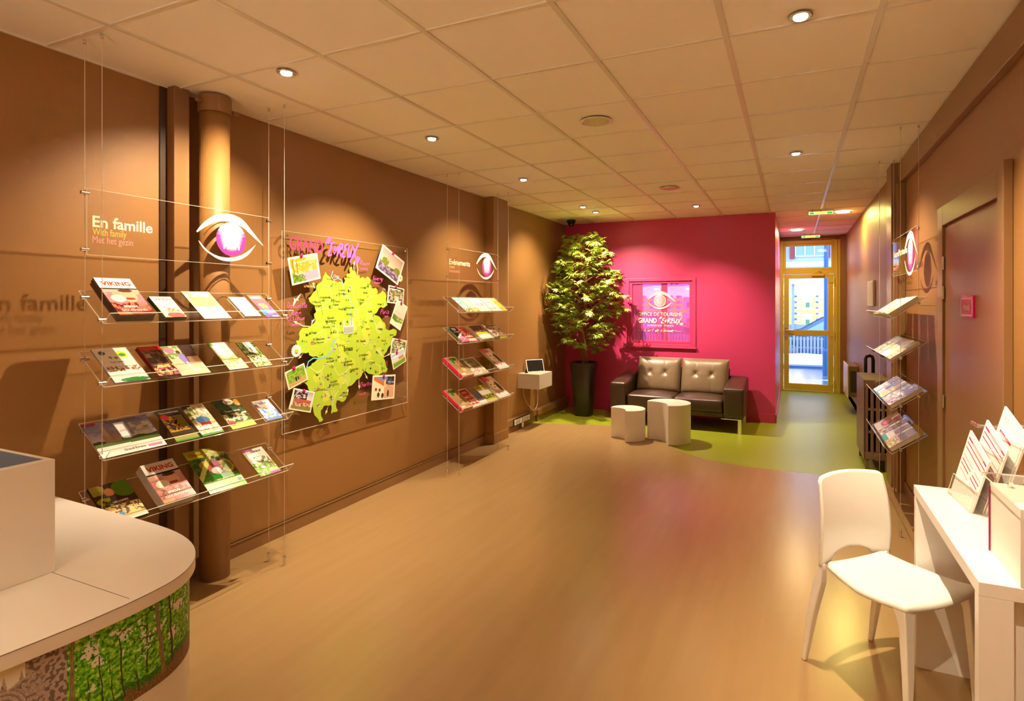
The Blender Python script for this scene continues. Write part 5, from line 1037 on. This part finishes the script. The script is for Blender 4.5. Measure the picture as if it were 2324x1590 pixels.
for s_ in (-1, 1):
    chleg([(.203*s_, -.228, 0, .010, .011), (.196*s_, -.190, .22, .017, .017), (.189*s_, -.154, .38, .019, .020), (.190*s_, -.145, .435, .0165, .013), (.190*s_, -.142, .458, .014, .008)])
    chleg([(.190*s_, .240, 0, .012, .010), (.184*s_, .236, .2, .020, .013), (.178*s_, .226, .38, .026, .016), (.172*s_, .212, .442, .032, .026)])

# ================================================================== SOFA
def cushion(x0, x1, y0, y1, z0, z1, bulge=(0, 0, .02), rad=.03, n=14, lean=0):
    """soft box: cube sphere blend"""
    mb = MB(); vs = []; fs = []; idx = {}
    cx, cy, cz = (x0+x1)/2, (y0+y1)/2, (z0+z1)/2; hx, hy, hz = (x1-x0)/2, (y1-y0)/2, (z1-z0)/2
    def pt(a_, b_, c_):
        k = (round(a_, 4), round(b_, 4), round(c_, 4))
        if k not in idx:
            p_ = Vector((a_*hx, b_*hy, c_*hz)); q_ = Vector([max(-h+rad, min(h-rad, w_)) for w_, h in zip(p_, (hx, hy, hz))]); d_ = p_-q_
            if d_.length > 1e-6: p_ = q_+d_.normalized()*rad
            fa = lambda t_: (1-t_*t_)
            p_.z += bulge[2]*c_*fa(a_)*fa(b_); p_.y += bulge[1]*b_*fa(a_)*fa(c_); p_.x += bulge[0]*a_*fa(b_)*fa(c_)
            p_.y += lean*(p_.z+hz); idx[k] = len(vs); vs.append((cx+p_.x, cy+p_.y, cz+p_.z))
        return idx[k]
    g = [-1+2*i/n for i in range(n+1)]
    g = [math.copysign(abs(t_)**.6, t_) for t_ in g]
    for sgn in (-1, 1):
        for i in range(n):
            for j in range(n):
                for ax in range(3):
                    def mk(p_, q_):
                        v_ = [p_, q_]; v_.insert(ax, sgn); return pt(*v_)
                    f_ = (mk(g[i], g[j]), mk(g[i+1], g[j]), mk(g[i+1], g[j+1]), mk(g[i], g[j+1])); fs.append(f_ if (sgn == 1) == (ax != 1) else f_[::-1])
    mb.mesh(vs, fs); return mb
sf = thing('sofa', 'two-seat dark brown leather sofa with tufted back against the magenta wall', 'sofa', (-1.37, 7.7, 0))
for (x0, x1) in ((-2.205, -1.985), (-.775, -.535)):
    m_ = cushion(x0, x1, 7.30, 8.10, .175, .545, (0.004, .008, .012), .032)
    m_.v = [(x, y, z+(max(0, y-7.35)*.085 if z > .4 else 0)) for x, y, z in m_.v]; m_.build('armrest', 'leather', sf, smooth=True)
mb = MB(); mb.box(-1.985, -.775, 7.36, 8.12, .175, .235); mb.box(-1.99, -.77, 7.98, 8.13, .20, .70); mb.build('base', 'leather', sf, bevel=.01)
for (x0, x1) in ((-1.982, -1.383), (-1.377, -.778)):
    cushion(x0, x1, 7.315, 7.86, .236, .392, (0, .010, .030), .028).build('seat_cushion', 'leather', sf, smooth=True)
for (x0, x1) in ((-1.965, -1.378), (-1.368, -.765)):
    mb = MB(); nx, ny = 46, 40; zb_, zt_ = .385, .835; W_ = x1-x0
    def bf(u, v, front=True):
        eu, ev = 1-abs(2*u-1)**7, 1-abs(2*v-1)**7
        d_ = .085*math.sqrt(max(0, eu))*math.sqrt(max(0, ev))+.02*math.sin(PI*u)*math.sin(PI*v)
        for bu in (.32, .66):
            r2 = ((u-bu)*W_)**2+((v-.58)*.45)**2; d_ -= .024*math.exp(-r2/.0011)+.005*math.exp(-((u-bu)*W_)**2/.00006)+.004*math.exp(-r2/.008)
            an = math.atan2((v-.58)*.45, (u-bu)*W_+1e-6); d_ += .003*math.exp(-r2/.006)*math.cos(an*4)
        z_ = zb_+(zt_-zb_)*v; yc = 7.78+.16*v
        return (x0+W_*u, yc-d_ if front else yc+.05*math.sqrt(max(0, eu*ev)), z_)
    for fr_ in (True, False):
        vs = [bf(i/nx, j/ny, fr_) for j in range(ny+1) for i in range(nx+1)]
        fs = [(j*(nx+1)+i, j*(nx+1)+i+1, (j+1)*(nx+1)+i+1, (j+1)*(nx+1)+i) for j in range(ny) for i in range(nx)]
        mb.mesh(vs, fs if fr_ else [f_[::-1] for f_ in fs])
    bc = mb.build('back_cushion', 'leather_lit', sf, smooth=True)
    mb = MB()
    for bu in (.32, .66):
        q = bf(bu, .58); mb.lathe(0, 0, [(.007, 0), (.006, .003), (.002, .004)], 10); k = len(mb.v)-30
        mb.v[k:] = [(q[0]+x, q[1]-z-.001, q[2]+y) for x, y, z in mb.v[k:]]
    mb.build('button', 'leather', bc, smooth=True)
for (xa, xb_) in ((-.80, -.565), (-2.175, -1.95)):
    for yy in (7.33, 8.05):
        ex = xb_-.02 if xa > -1 else xa+.02
        mb = MB(); mb.box(xa, xb_, yy-.02, yy+.02, .163, .1745); mb.box(ex-.02, ex+.02, yy-.02, yy+.02, 0, .163); mb.build('leg', 'chrome', sf, bevel=.001)

# ================================================================== YIN-YANG SIDE TABLES
def drop_table(cx, cy, r, h, bx, by, br, label):
    t = thing('side_table', label, 'side table', (cx, cy, 0), 'white comma-shaped side tables')
    P_ = []; N_ = 90
    for k in range(N_):
        a_ = 2*PI*k/N_; x, y = cx+r*math.cos(a_), cy+r*math.sin(a_)
        if math.hypot(x-bx, y-by) >= br: P_.append((a_, x, y))
    # rotate so the gap is at the ends, then close it with the bite arc
    gaps = [((P_[(i+1) % len(P_)][0]-P_[i][0]) % (2*PI), i) for i in range(len(P_))]; g = max(gaps)[1]; P_ = P_[g+1:]+P_[:g+1]
    pts = [(x, y) for _, x, y in P_]; e, s_ = pts[-1], pts[0]
    a0, a1 = math.atan2(e[1]-by, e[0]-bx), math.atan2(s_[1]-by, s_[0]-bx)
    da = (a1-a0) % (2*PI); da = da if da < PI else da-2*PI
    bite = [(bx+br*math.cos(a0+da*k/18), by+br*math.sin(a0+da*k/18)) for k in range(1, 18)]
    poly_ = pts+bite
    mb = MB(); mb.prism(poly_, .002, h-.004); mb.build('table_body', 'white', t, bevel=.002)
    mb = MB(); mb.prism(poly_, h-.0035, h); mb.build('table_top', 'white', t, bevel=.001)
drop_table(-1.757, 6.555, .200, .352, -1.905, 6.375, .165, 'smaller white comma-shaped side table on the left')
drop_table(-1.300, 6.640, .245, .440, -1.478, 6.415, .205, 'larger white comma-shaped side table before the sofa')

# ================================================================== POTTED TREE
PX, PY = -2.69, 7.66
pt_ = thing('potted_tree', 'tall leafy artificial tree in a tapered dark planter', 'potted plant', (PX, PY, 0))
def sqr(r, z, n=40, e=3.2): return [(PX+math.copysign(abs(math.cos(a_))**(2/e), math.cos(a_))*r, PY+math.copysign(abs(math.sin(a_))**(2/e), math.sin(a_))*r, z) for a_ in [2*PI*k/n for k in range(n)]]
mb = MB(); n = 40; prof = [(.112, 0), (.120, .012), (.168, .60), (.185, .742), (.183, .750), (.172, .750), (.165, .71)]
vs = [q for r, z in prof for q in sqr(r, z)]; mb.mesh(vs, [(i*n+k, i*n+(k+1) % n, (i+1)*n+(k+1) % n, (i+1)*n+k) for i in range(len(prof)-1) for k in range(n)]+[tuple(range(n))[::-1]]); mb.build('planter', 'dark', pt_, smooth=True)
mb = MB(); mb.mesh(sqr(.165, .712), [tuple(range(n))]); mb.build('soil', 'soil', pt_)
rnd = random.Random(21); mb = MB()
trunks = []
for (dx, dy, r0, zt_) in ((0, 0, .017, 2.45), (.035, .02, .012, 2.1), (-.03, .015, .011, 1.9), (.055, -.01, .004, 1.2)):
    P_ = [(PX+dx*(1+.6*math.sin(k*.9+dx*40))*(1-k*.04)+.015*math.sin(k*1.3+dx*99), PY+dy+.012*math.cos(k*1.1+dx*50), .71+(zt_-.71)*k/10) for k in range(11)]
    mb.tube(P_, [r0*(1-k*.07) for k in range(11)], 8); trunks.append(P_)
mb.build('trunk', 'bark', pt_, smooth=True)
RAD = [(.98, .24), (1.08, .42), (1.25, .50), (1.5, .55), (1.75, .60), (1.95, .58), (2.1, .50), (2.25, .42), (2.4, .34), (2.55, .26), (2.62, .12)]
def radius(z):
    for (a_, r0), (b_, r1) in zip(RAD[:-1], RAD[1:]):
        if a_ <= z <= b_: return r0+(r1-r0)*(z-a_)/(b_-a_)
    return .1
br = MB(); lv = MB()
def leaf_fan(c, d, size):
    d = d.normalized(); s_ = d.cross(Vector((0, 0, 1)))
    if s_.length < .1: s_ = Vector((1, 0, 0))
    s_.normalize(); nrm = s_.cross(d).normalized(); roll = rnd.uniform(-.7, .7); s_, nrm = s_*math.cos(roll)+nrm*math.sin(roll), nrm*math.cos(roll)-s_*math.sin(roll)
    for k in range(7):
        a_ = (k-3)*.46+rnd.uniform(-.08, .08); L_ = size*(1-.09*abs(k-3))*rnd.uniform(.85, 1.1)
        v_ = (d*math.cos(a_)+s_*math.sin(a_)); w_ = (s_*math.cos(a_)-d*math.sin(a_))*L_*.125; dr = -nrm*0+Vector((0, 0, -L_*.22))
        lv.mesh([c, c+v_*L_*.4+w_+nrm*L_*.03, c+v_*L_+dr, c+v_*L_*.4-w_+nrm*L_*.03, c+v_*L_*.42-nrm*L_*.03], [(0, 1, 4), (1, 2, 4), (2, 3, 4), (3, 0, 4)])
for i in range(104):
    t_ = i/103; z = .98+1.60*t_**.92; ang = i*2.39996+rnd.uniform(-.3, .3); R_ = radius(z)*rnd.uniform(.72, 1.08)
    zst = max(.85, z-rnd.uniform(.12, .32)*(.5+R_)); tr = trunks[i % 3] if z < 1.9 else trunks[0]
    k = min(10, max(0, (zst-.71)/((tr[-1][2]-.71))*10)); k0 = int(k); b0 = Vector(tr[min(10, k0)]); b0.z = min(zst, tr[-1][2])
    e_ = Vector((PX+R_*math.cos(ang), PY+R_*.9*math.sin(ang), z)); e_.x = max(XL+.07, e_.x); e_.y = min(YP-.07, e_.y)
    P_ = []
    for q in range(7):
        s_ = q/6; p_ = b0.lerp(e_, s_); p_.z += .07*math.sin(PI*s_)*(1 if R_ > .3 else .5)-.05*s_**3; P_.append(p_)
    br.tube(P_, [.006*(1-s_*.13) for s_ in range(7)], 5)
    nf = 7+int(R_*16)
    for q in range(nf):
        s_ = .30+.70*(q+rnd.random()*.6)/nf; s_ = min(1, s_); f_ = s_*6; j = min(5, int(f_)); p_ = P_[j].lerp(P_[j+1], f_-j)
        dv = (e_-b0); dv.z *= .2; dv.normalize(); a_ = rnd.uniform(-1.5, 1.5)
        dv = Vector((dv.x*math.cos(a_)-dv.y*math.sin(a_), dv.x*math.sin(a_)+dv.y*math.cos(a_), rnd.uniform(-.45, .45)))
        tip = p_+dv*rnd.uniform(.02, .06); tip.x = max(XL+.06, tip.x); tip.y = min(YP-.06, tip.y)
        sz = rnd.uniform(.065, .10)
        if tip.x < XL+.12: dv.x = abs(dv.x)
        if tip.y > YP-.12: dv.y = -abs(dv.y)
        leaf_fan(tip, dv, sz)
br.build('branches', 'bark', pt_, smooth=True); lv.build('foliage', 'leaf', pt_)

# ================================================================== WALL BOX with tablet, sockets, cables
wb = MB(); wb.box(XL, -2.865, 6.508, 6.918, .505, .690); tag(wb.build('wall_box', 'beige', bevel=.0015), 'beige box shelf fixed to the brown wall under a tablet', 'shelf')
tb = thing('tablet', 'black-screened tablet propped on the beige wall box', 'tablet', (-3.01, 6.75, .69))
b0, b1 = Vector((-3.095, 6.655, .6935)), Vector((-2.935, 6.835, .6935)); rt = (b1-b0).normalized(); bkv = Vector((-rt.y, rt.x, 0)); upv = (Vector((0, 0, 1))*.93+bkv*.36).normalized(); nn = rt.cross(upv).normalized()
nn = nn if nn.x > 0 else -nn; W_ = (b1-b0).length
mb = MB(); mb.obox(b0+bkv*.0, rt*W_, upv*.165, -nn*.009); mb.build('tablet_body', 'whiteenamel', tb, bevel=.002)
mb = MB(); mb.obox(b0+rt*.008+upv*.008+nn*.0002, rt*(W_-.016), upv*.149, nn*.0006); mb.build('screen', 'black', tb)
mb = MB()
for q in (.28, .72): c_ = b0+rt*(W_*q)+nn*.012; mb.lathe(c_.x, c_.y, [(.007, .6906), (.007, .700), (.002, .708)], 10)
mb.build('support_clip', 'whiteenamel', tb)
mb = MB(); c_ = Vector((-3.10, 6.585, .6906)); mb.mesh([c_, c_+Vector((.035, .02, 0)), c_+Vector((0, .04, 0)), c_+Vector((.008, .02, .062))], [(0, 1, 3), (1, 2, 3), (2, 0, 3), (2, 1, 0)]); tag(mb.build('table_tent', 'black'), 'little black pyramid marker on the beige wall box left of the tablet', 'marker')
def wire(pts, lab):
    P_ = [Vector(p) for p in pts]; F_ = []
    for i in range(len(P_)-1):
        p0, p1, p2, p3 = P_[max(0, i-1)], P_[i], P_[i+1], P_[min(len(P_)-1, i+2)]
        for k in range(6):
            t_ = k/6; F_.append(.5*((2*p1)+(p2-p0)*t_+(2*p0-5*p1+4*p2-p3)*t_*t_+(3*p1-p0-3*p2+p3)*t_**3))
    F_.append(P_[-1]); mb = MB(); mb.tube(F_, .0028, 6); tag(mb.build('power_cable', 'whiteenamel', smooth=True), lab, 'cable')
wire([(-3.14, 6.93, .60), (-3.13, 7.03, .50), (-3.13, 7.06, .34), (-3.12, 7.02, .22), (-3.12, 6.95, .17)], 'thin white cable looping from the right side of the wall box')
wire([(-3.14, 6.62, .505), (-3.14, 6.64, .40), (-3.13, 6.72, .28), (-3.12, 6.80, .22), (-3.115, 6.86, .168)], 'thin white cable hanging below the wall box')
so = thing('socket_strip', 'row of six wall sockets on the trunking below the tablet', 'power sockets', (-3.10, 6.5, .12))
mb = MB(); mb.box(XL+.0555, XL+.063, 6.27, 6.76, .070, .158); mb.build('plate', 'black', so, bevel=.002)
for k in range(6):
    y = 6.285+k*.077; mb = MB(); mb.box(XL+.0632, XL+.069, y, y+.062, .082, .146); q = mb.build('socket', 'whiteenamel' if k != 2 else 'lampoff' if False else 'whiteenamel', so, bevel=.002)
    if k != 2: mb = MB(); mb.mesh([(XL+.0694, y+.031+.022*math.cos(a_), .114+.024*math.sin(a_)) for a_ in [i*PI/8 for i in range(16)]], [tuple(range(16))]); mb.build('socket_well', 'beige', q)
mb = MB(); mb.box(XL+.0605, XL+.066, 6.50, 6.55, .015, .075); tag(mb.build('switch_plate', 'whiteenamel', bevel=.002), 'single white outlet plate just above the floor under the socket row', 'outlet')

# ================================================================== RADIATOR, pipe, heater, notice frame
rd = thing('column_radiator', 'tall brown cast column radiator along the right wall', 'radiator', (.725, 6.5, 0))
for k in range(12):
    y = 6.215+k*.054; mb = MB()
    for c_ in range(5):
        x = .622+c_*.0445; mb.box(x, x+.026, y, y+.046, .17, .79)
    mb.box(.618, .830, y, y+.048, .775, .855); mb.box(.618, .830, y, y+.048, .105, .175)
    for z in (.36, .575): mb.box(.63, .82, y+.008, y+.038, z-.012, z+.012)
    mb.build('radiator_section', 'radiator', rd, bevel=.006)
mb = MB(); mb.box(.608, .6175, 6.215, 6.86, .10, .855); mb.build('side_cover', 'radiator', rd, bevel=.003)
mb = MB()
for z in (.82, .135): mb.tube([(.725, 6.170, z), (.725, 6.214, z)], [.030, .034], 18); mb.tube([(.725, 6.155, z), (.725, 6.171, z)], .018, 12)
mb.build('end_plug', 'radiator', rd, smooth=False)
mb = MB()
for y in (6.24, 6.80):
    for x in (.64, .80): mb.box(x-.015, x+.015, y-.015, y+.015, 0, .105)
mb.build('foot', 'radiator', rd)
bp_ = MB(); bp_.tube([(.70, 6.97, 0), (.70, 6.97, .93), (.70, 6.975, .99), (.715, 6.99, 1.015), (.74, 7.0, 1.02), (.765, 7.01, 1.01), (.775, 7.02, .98), (.775, 7.02, 0)], .017, 10)
tag(bp_.build('bent_pipe', 'black', smooth=True), 'black looped pipe rising behind the brown radiator', 'pipe')
ht_ = thing('wall_heater', 'white panel heater low on the hallway wall behind the brown radiator', 'heater', (.78, 9.5, .25))
mb = MB(); mb.box(.715, .835, 9.22, 9.88, .25, .69); mb.build('heater_body', 'radiator', ht_, bevel=.008)
mb = MB(); mb.box(.70, .7145, 9.20, 9.90, .24, .70); mb.build('front_panel', 'whiteenamel', ht_, bevel=.004)
mb = MB()
for k in range(6): mb.box(.74+k*.014, .748+k*.014, 9.212, 9.219, .32, .62)
mb.build('side_vent', 'black', ht_)
cb = MB(); cb.box(.79, .83, 8.72, 8.80, .07, .20); tag(cb.build('junction_box', 'whiteenamel', bevel=.004), 'small pale junction box low on the hallway wall', 'junction box')
nf = thing('notice_frame', 'white framed notice on the hallway wall above the radiator', 'picture frame', (.83, 7.7, 1.7))
mb = MB(); mb.box(.818, .8395, 7.435, 7.963, 1.545, 1.838); mb.build('frame', 'whiteenamel', nf, bevel=.003)
mb = MB(); mb.box(.8165, .818, 7.46, 7.94, 1.57, 1.815, lin((225, 225, 228))); mb.build('notice', 'matte', nf)

# ================================================================== added uplighter, unseen behind the viewpoint, to brighten the ceiling
ul = thing('added_uplighter', 'made-up white bowl uplighter behind the viewpoint, added to brighten the ceiling', 'added fill lamp', (-.9, -1.9, 0))
mb = MB(); mb.lathe(-.9, -1.9, [(.14, 0), (.14, .015), (.02, .03), (.012, .05), (.012, 1.68), (.02, 1.70)], 24); mb.build('stand', 'chrome', ul)
mb = MB(); mb.lathe(-.9, -1.9, [(.02, 1.70), (.12, 1.74), (.17, 1.80), (.165, 1.80), (.11, 1.75), (.015, 1.72)], 28); mb.build('bowl', 'whiteenamel', ul)
l = bpy.data.lights.new('added_ceiling_fill', 'SPOT'); o = bpy.data.objects.new('added_ceiling_fill', l); C.objects.link(o); l.energy = 265; l.color = (1.0, .71, .43); l.spot_size = math.radians(150); l.spot_blend = 1; l.shadow_soft_size = .08
o.location = (-.9, -1.9, 1.80); o.rotation_euler = (math.radians(180-22), 0, 0)

# ================================================================== STREET beyond the glass door
Z0 = -.30
mb = MB(); mb.box(-16, 10, YE+.15, 13.2, -.06, -.01); struct(mb.build('pavement', 'asphalt'))
mb = MB(); mb.box(-16, 10, 13.2, 60, Z0-.1, Z0+.24); struct(mb.build('road', 'asphalt'))
rnd = random.Random(5)
def snowbank(y0, y1, z, h, lab, x0=-9, x1=6):
    mb = MB(); nx, ny = 150, 10
    def P_(u, v):
        x = x0+(x1-x0)*u; y = y0+(y1-y0)*v; e_ = math.sin(PI*v)**.5
        return (x, y+.12*noise.noise(Vector((x*1.3, y, 1)))*(1 if v < .5 else .5), z+h*e_*(.8+.6*noise.noise(Vector((x*2.1, y*2, 3)))))
    paint(mb, P_, nx, ny, lambda u, v: (1, 1, 1)); o_ = mb.build('snow', 'snow', smooth=True); o_['kind'] = 'stuff'; o_['label'] = lab; o_['category'] = 'snow'
snowbank(16.4, 20.2, -.05, .10, 'wide band of white snow beyond the kerb')
snowbank(13.0, 13.5, -.06, .05, 'thin ridge of slush along the wet road')
snowbank(12.1, 12.35, -.03, .03, 'slush line nearest the glass door')
mb = MB(); mb.box(-10, 6, 16.0, 16.4, -.2, -.01); struct(mb.build('kerb', 'bluepole'))
fn_ = thing('picket_fence', 'low weathered picket fence behind the snow, seen through the door', 'fence', (0, 20.4, 0))
mb = MB()
for z in (.12, .40): mb.box(-10, 5, 20.40, 20.43, z, z+.06)
mb.build('rail', 'woodfence', fn_)
mb = MB(); pi_ = 0
for k in range(150):
    x = -10+k*.1; mb.box(x, x+.065, 20.36, 20.395, -.05, .50+rnd.uniform(-.02, .03))
mb.build('slats', 'woodfence', fn_)
lp = MB(); sx = ony(1875, 688, 14.5)[0]; lp.lathe(sx, 14.5, [(.075, -.06), (.075, .5), (.05, .55), (.048, 5.0)], 16); tag(lp.build('street_lamp_post', 'bluepole'), 'dark blue street lamp post outside the glass door', 'lamp post')
# car
def car(x0, y, z, label, flip=1):
    t = thing('car', label, 'car', (x0, y, z)); W2 = .85
    side_ = [(-2.1, .28), (-2.15, .55), (-2.0, .78), (-1.05, .92), (-.35, 1.36), (.2, 1.44), (1.0, 1.40), (1.75, 1.0), (2.1, .95), (2.15, .5), (2.1, .28)]
    mb = MB(); n = len(side_)
    vs = [(x0+x*flip, y-W2*(1 if h < 1 else .82), z+h) for x, h in side_]+[(x0+x*flip, y+W2*(1 if h < 1 else .82), z+h) for x, h in side_]
    mb.mesh(vs, [tuple(range(n)), tuple(range(n, 2*n))[::-1]]+[(i, (i+1) % n, n+(i+1) % n, n+i) for i in range(n)]); mb.build('car_body', 'car', t, bevel=.05)
    for P_ in ([(-.95, .95), (-.33, 1.31), (.15, 1.37), (.15, .95)], [(.22, .95), (.22, 1.37), (.95, 1.33), (1.45, .98)]):
        mb = MB(); mb.mesh([(x0+x*flip, y-W2*(1.0 if h < 1 else .84)-.02, z+h) for x, h in P_], [(0, 1, 2, 3)]); mb.build('car_window', 'carglass', t)
    for x in (-1.35, 1.35):
        mb = MB(); mb.tube([(x0+x*flip, y-W2-.02, z+.31), (x0+x*flip, y-W2+.2, z+.31)], .31, 24); wh = mb.build('wheel', 'tyre', t)
        mb = MB(); mb.tube([(x0+x*flip, y-W2-.03, z+.31), (x0+x*flip, y-W2-.02, z+.31)], .19, 20); mb.build('hubcap', 'chrome', wh)
car(1.3, 21.8, Z0-.0, 'dark blue car parked behind the fence, seen through the door'); car(-5.4, 21.8, Z0, 'dark car seen dimly through the pink glass pane')
# building across the street
bd = thing('shop_building', 'grey-blue shop building across the street with a brightly lit window', 'building', (0, 26, Z0))
mb = MB(); mb.box(-16, 9, 26, 27, Z0, 1.0-.3); mb.box(-16, 9, 26, 27, 2.36, 12); mb.box(-16, -1.0, 26, 27, .7, 2.36) if False else None
mb.build('facade', 'facade', bd)
mb = MB(); mb.box(-16, 9, 25.6, 26, 3.05, 3.25); mb.box(-16, 9, 25.75, 26, 2.36, 2.62); mb.box(-16, 9, 25.8, 26, 2.75, 3.05); mb.build('cornice', 'snow', bd)
for k in range(-8, 5):
    x = k*1.75+.1
    mb = MB(); mb.box(x, x+1.05, 25.96, 26.02, 3.5, 5.2); fw = mb.build('upper_window', 'carglass', bd)
    mb = MB()
    for q in (0, .35, .7, 1.05): mb.box(x+q-.02, x+q+.02, 25.93, 25.96, 3.5, 5.2)
    for q in (3.5, 4.1, 4.7, 5.2): mb.box(x, x+1.05, 25.93, 25.96, q-.02, q+.02)
    mb.build('glazing_bars', 'snow', fw)
    mb = MB(); mb.box(x-.22, x-.04, 25.9, 25.96, 3.4, 5.3, lin((150, 60, 55))); mb.box(x+1.09, x+1.27, 25.9, 25.96, 3.4, 5.3, lin((150, 60, 55))); mb.build('shutter', 'matte', bd)
mb = MB(); warm_ = lin((235, 190, 110))
paint(mb, lambda u, v: (-14+22*u, 27.2, .2+2.2*v), 220, 30, lambda u, v: lin((250, 225, 170)) if v > .72 else (lin((190, 160, 80)) if v > .2 else lin((120, 90, 60))))
mb.build('lit_interior', 'shoplight', bd)
mb = MB()
for x in [i*1.45-13 for i in range(15)]: mb.lathe(x, 26.6, [(.13, 2.20), (.13, 2.26)], 16, lin((255, 250, 235)))
mb.build('ceiling_lamp', 'lamp', bd)
mb = MB()
for k in range(-8, 5): mb.box(k*1.75-.06, k*1.75+.06, 25.95, 26.05, Z0, 2.36)
mb.build('shop_pillar', 'facade', bd)
rnd = random.Random(9)
for cx in range(-22, 8):       # cards hung in the shop window
    for r_ in range(6):
        x = cx*.40+.02; z = .60+r_*.235
        if cx % 3 == 1: 
            if r_ % 3 != 0: continue
            mb = MB(); mb.box(x-.08, x+.30, 26.10, 26.11, z, z+.55, lin((245, 240, 235))); mb.box(x+.06, x+.2, 26.095, 26.10, z+.1, z+.3, lin((120, 170, 110))); mb.build('window_poster', 'matte', bd); continue
        mb = MB(); mb.box(x, x+.26, 26.10, 26.11, z, z+.15, lin((250, 246, 240))); mb.box(x+.03, x+.13, 26.095, 26.10, z+.04, z+.12, lin((150+rnd.randint(-40, 40), 150, 140))); mb.build('window_card', 'matte', bd)
mb = MB(); ox = ony(1530, 665, 26)[0]
put_text(mb, 'R', (ox-.1, 25.73, 2.42), A, B, size=.55, col=lin((60, 40, 60)), bold=.02); mb.build('fascia_letter', 'matte', bd)
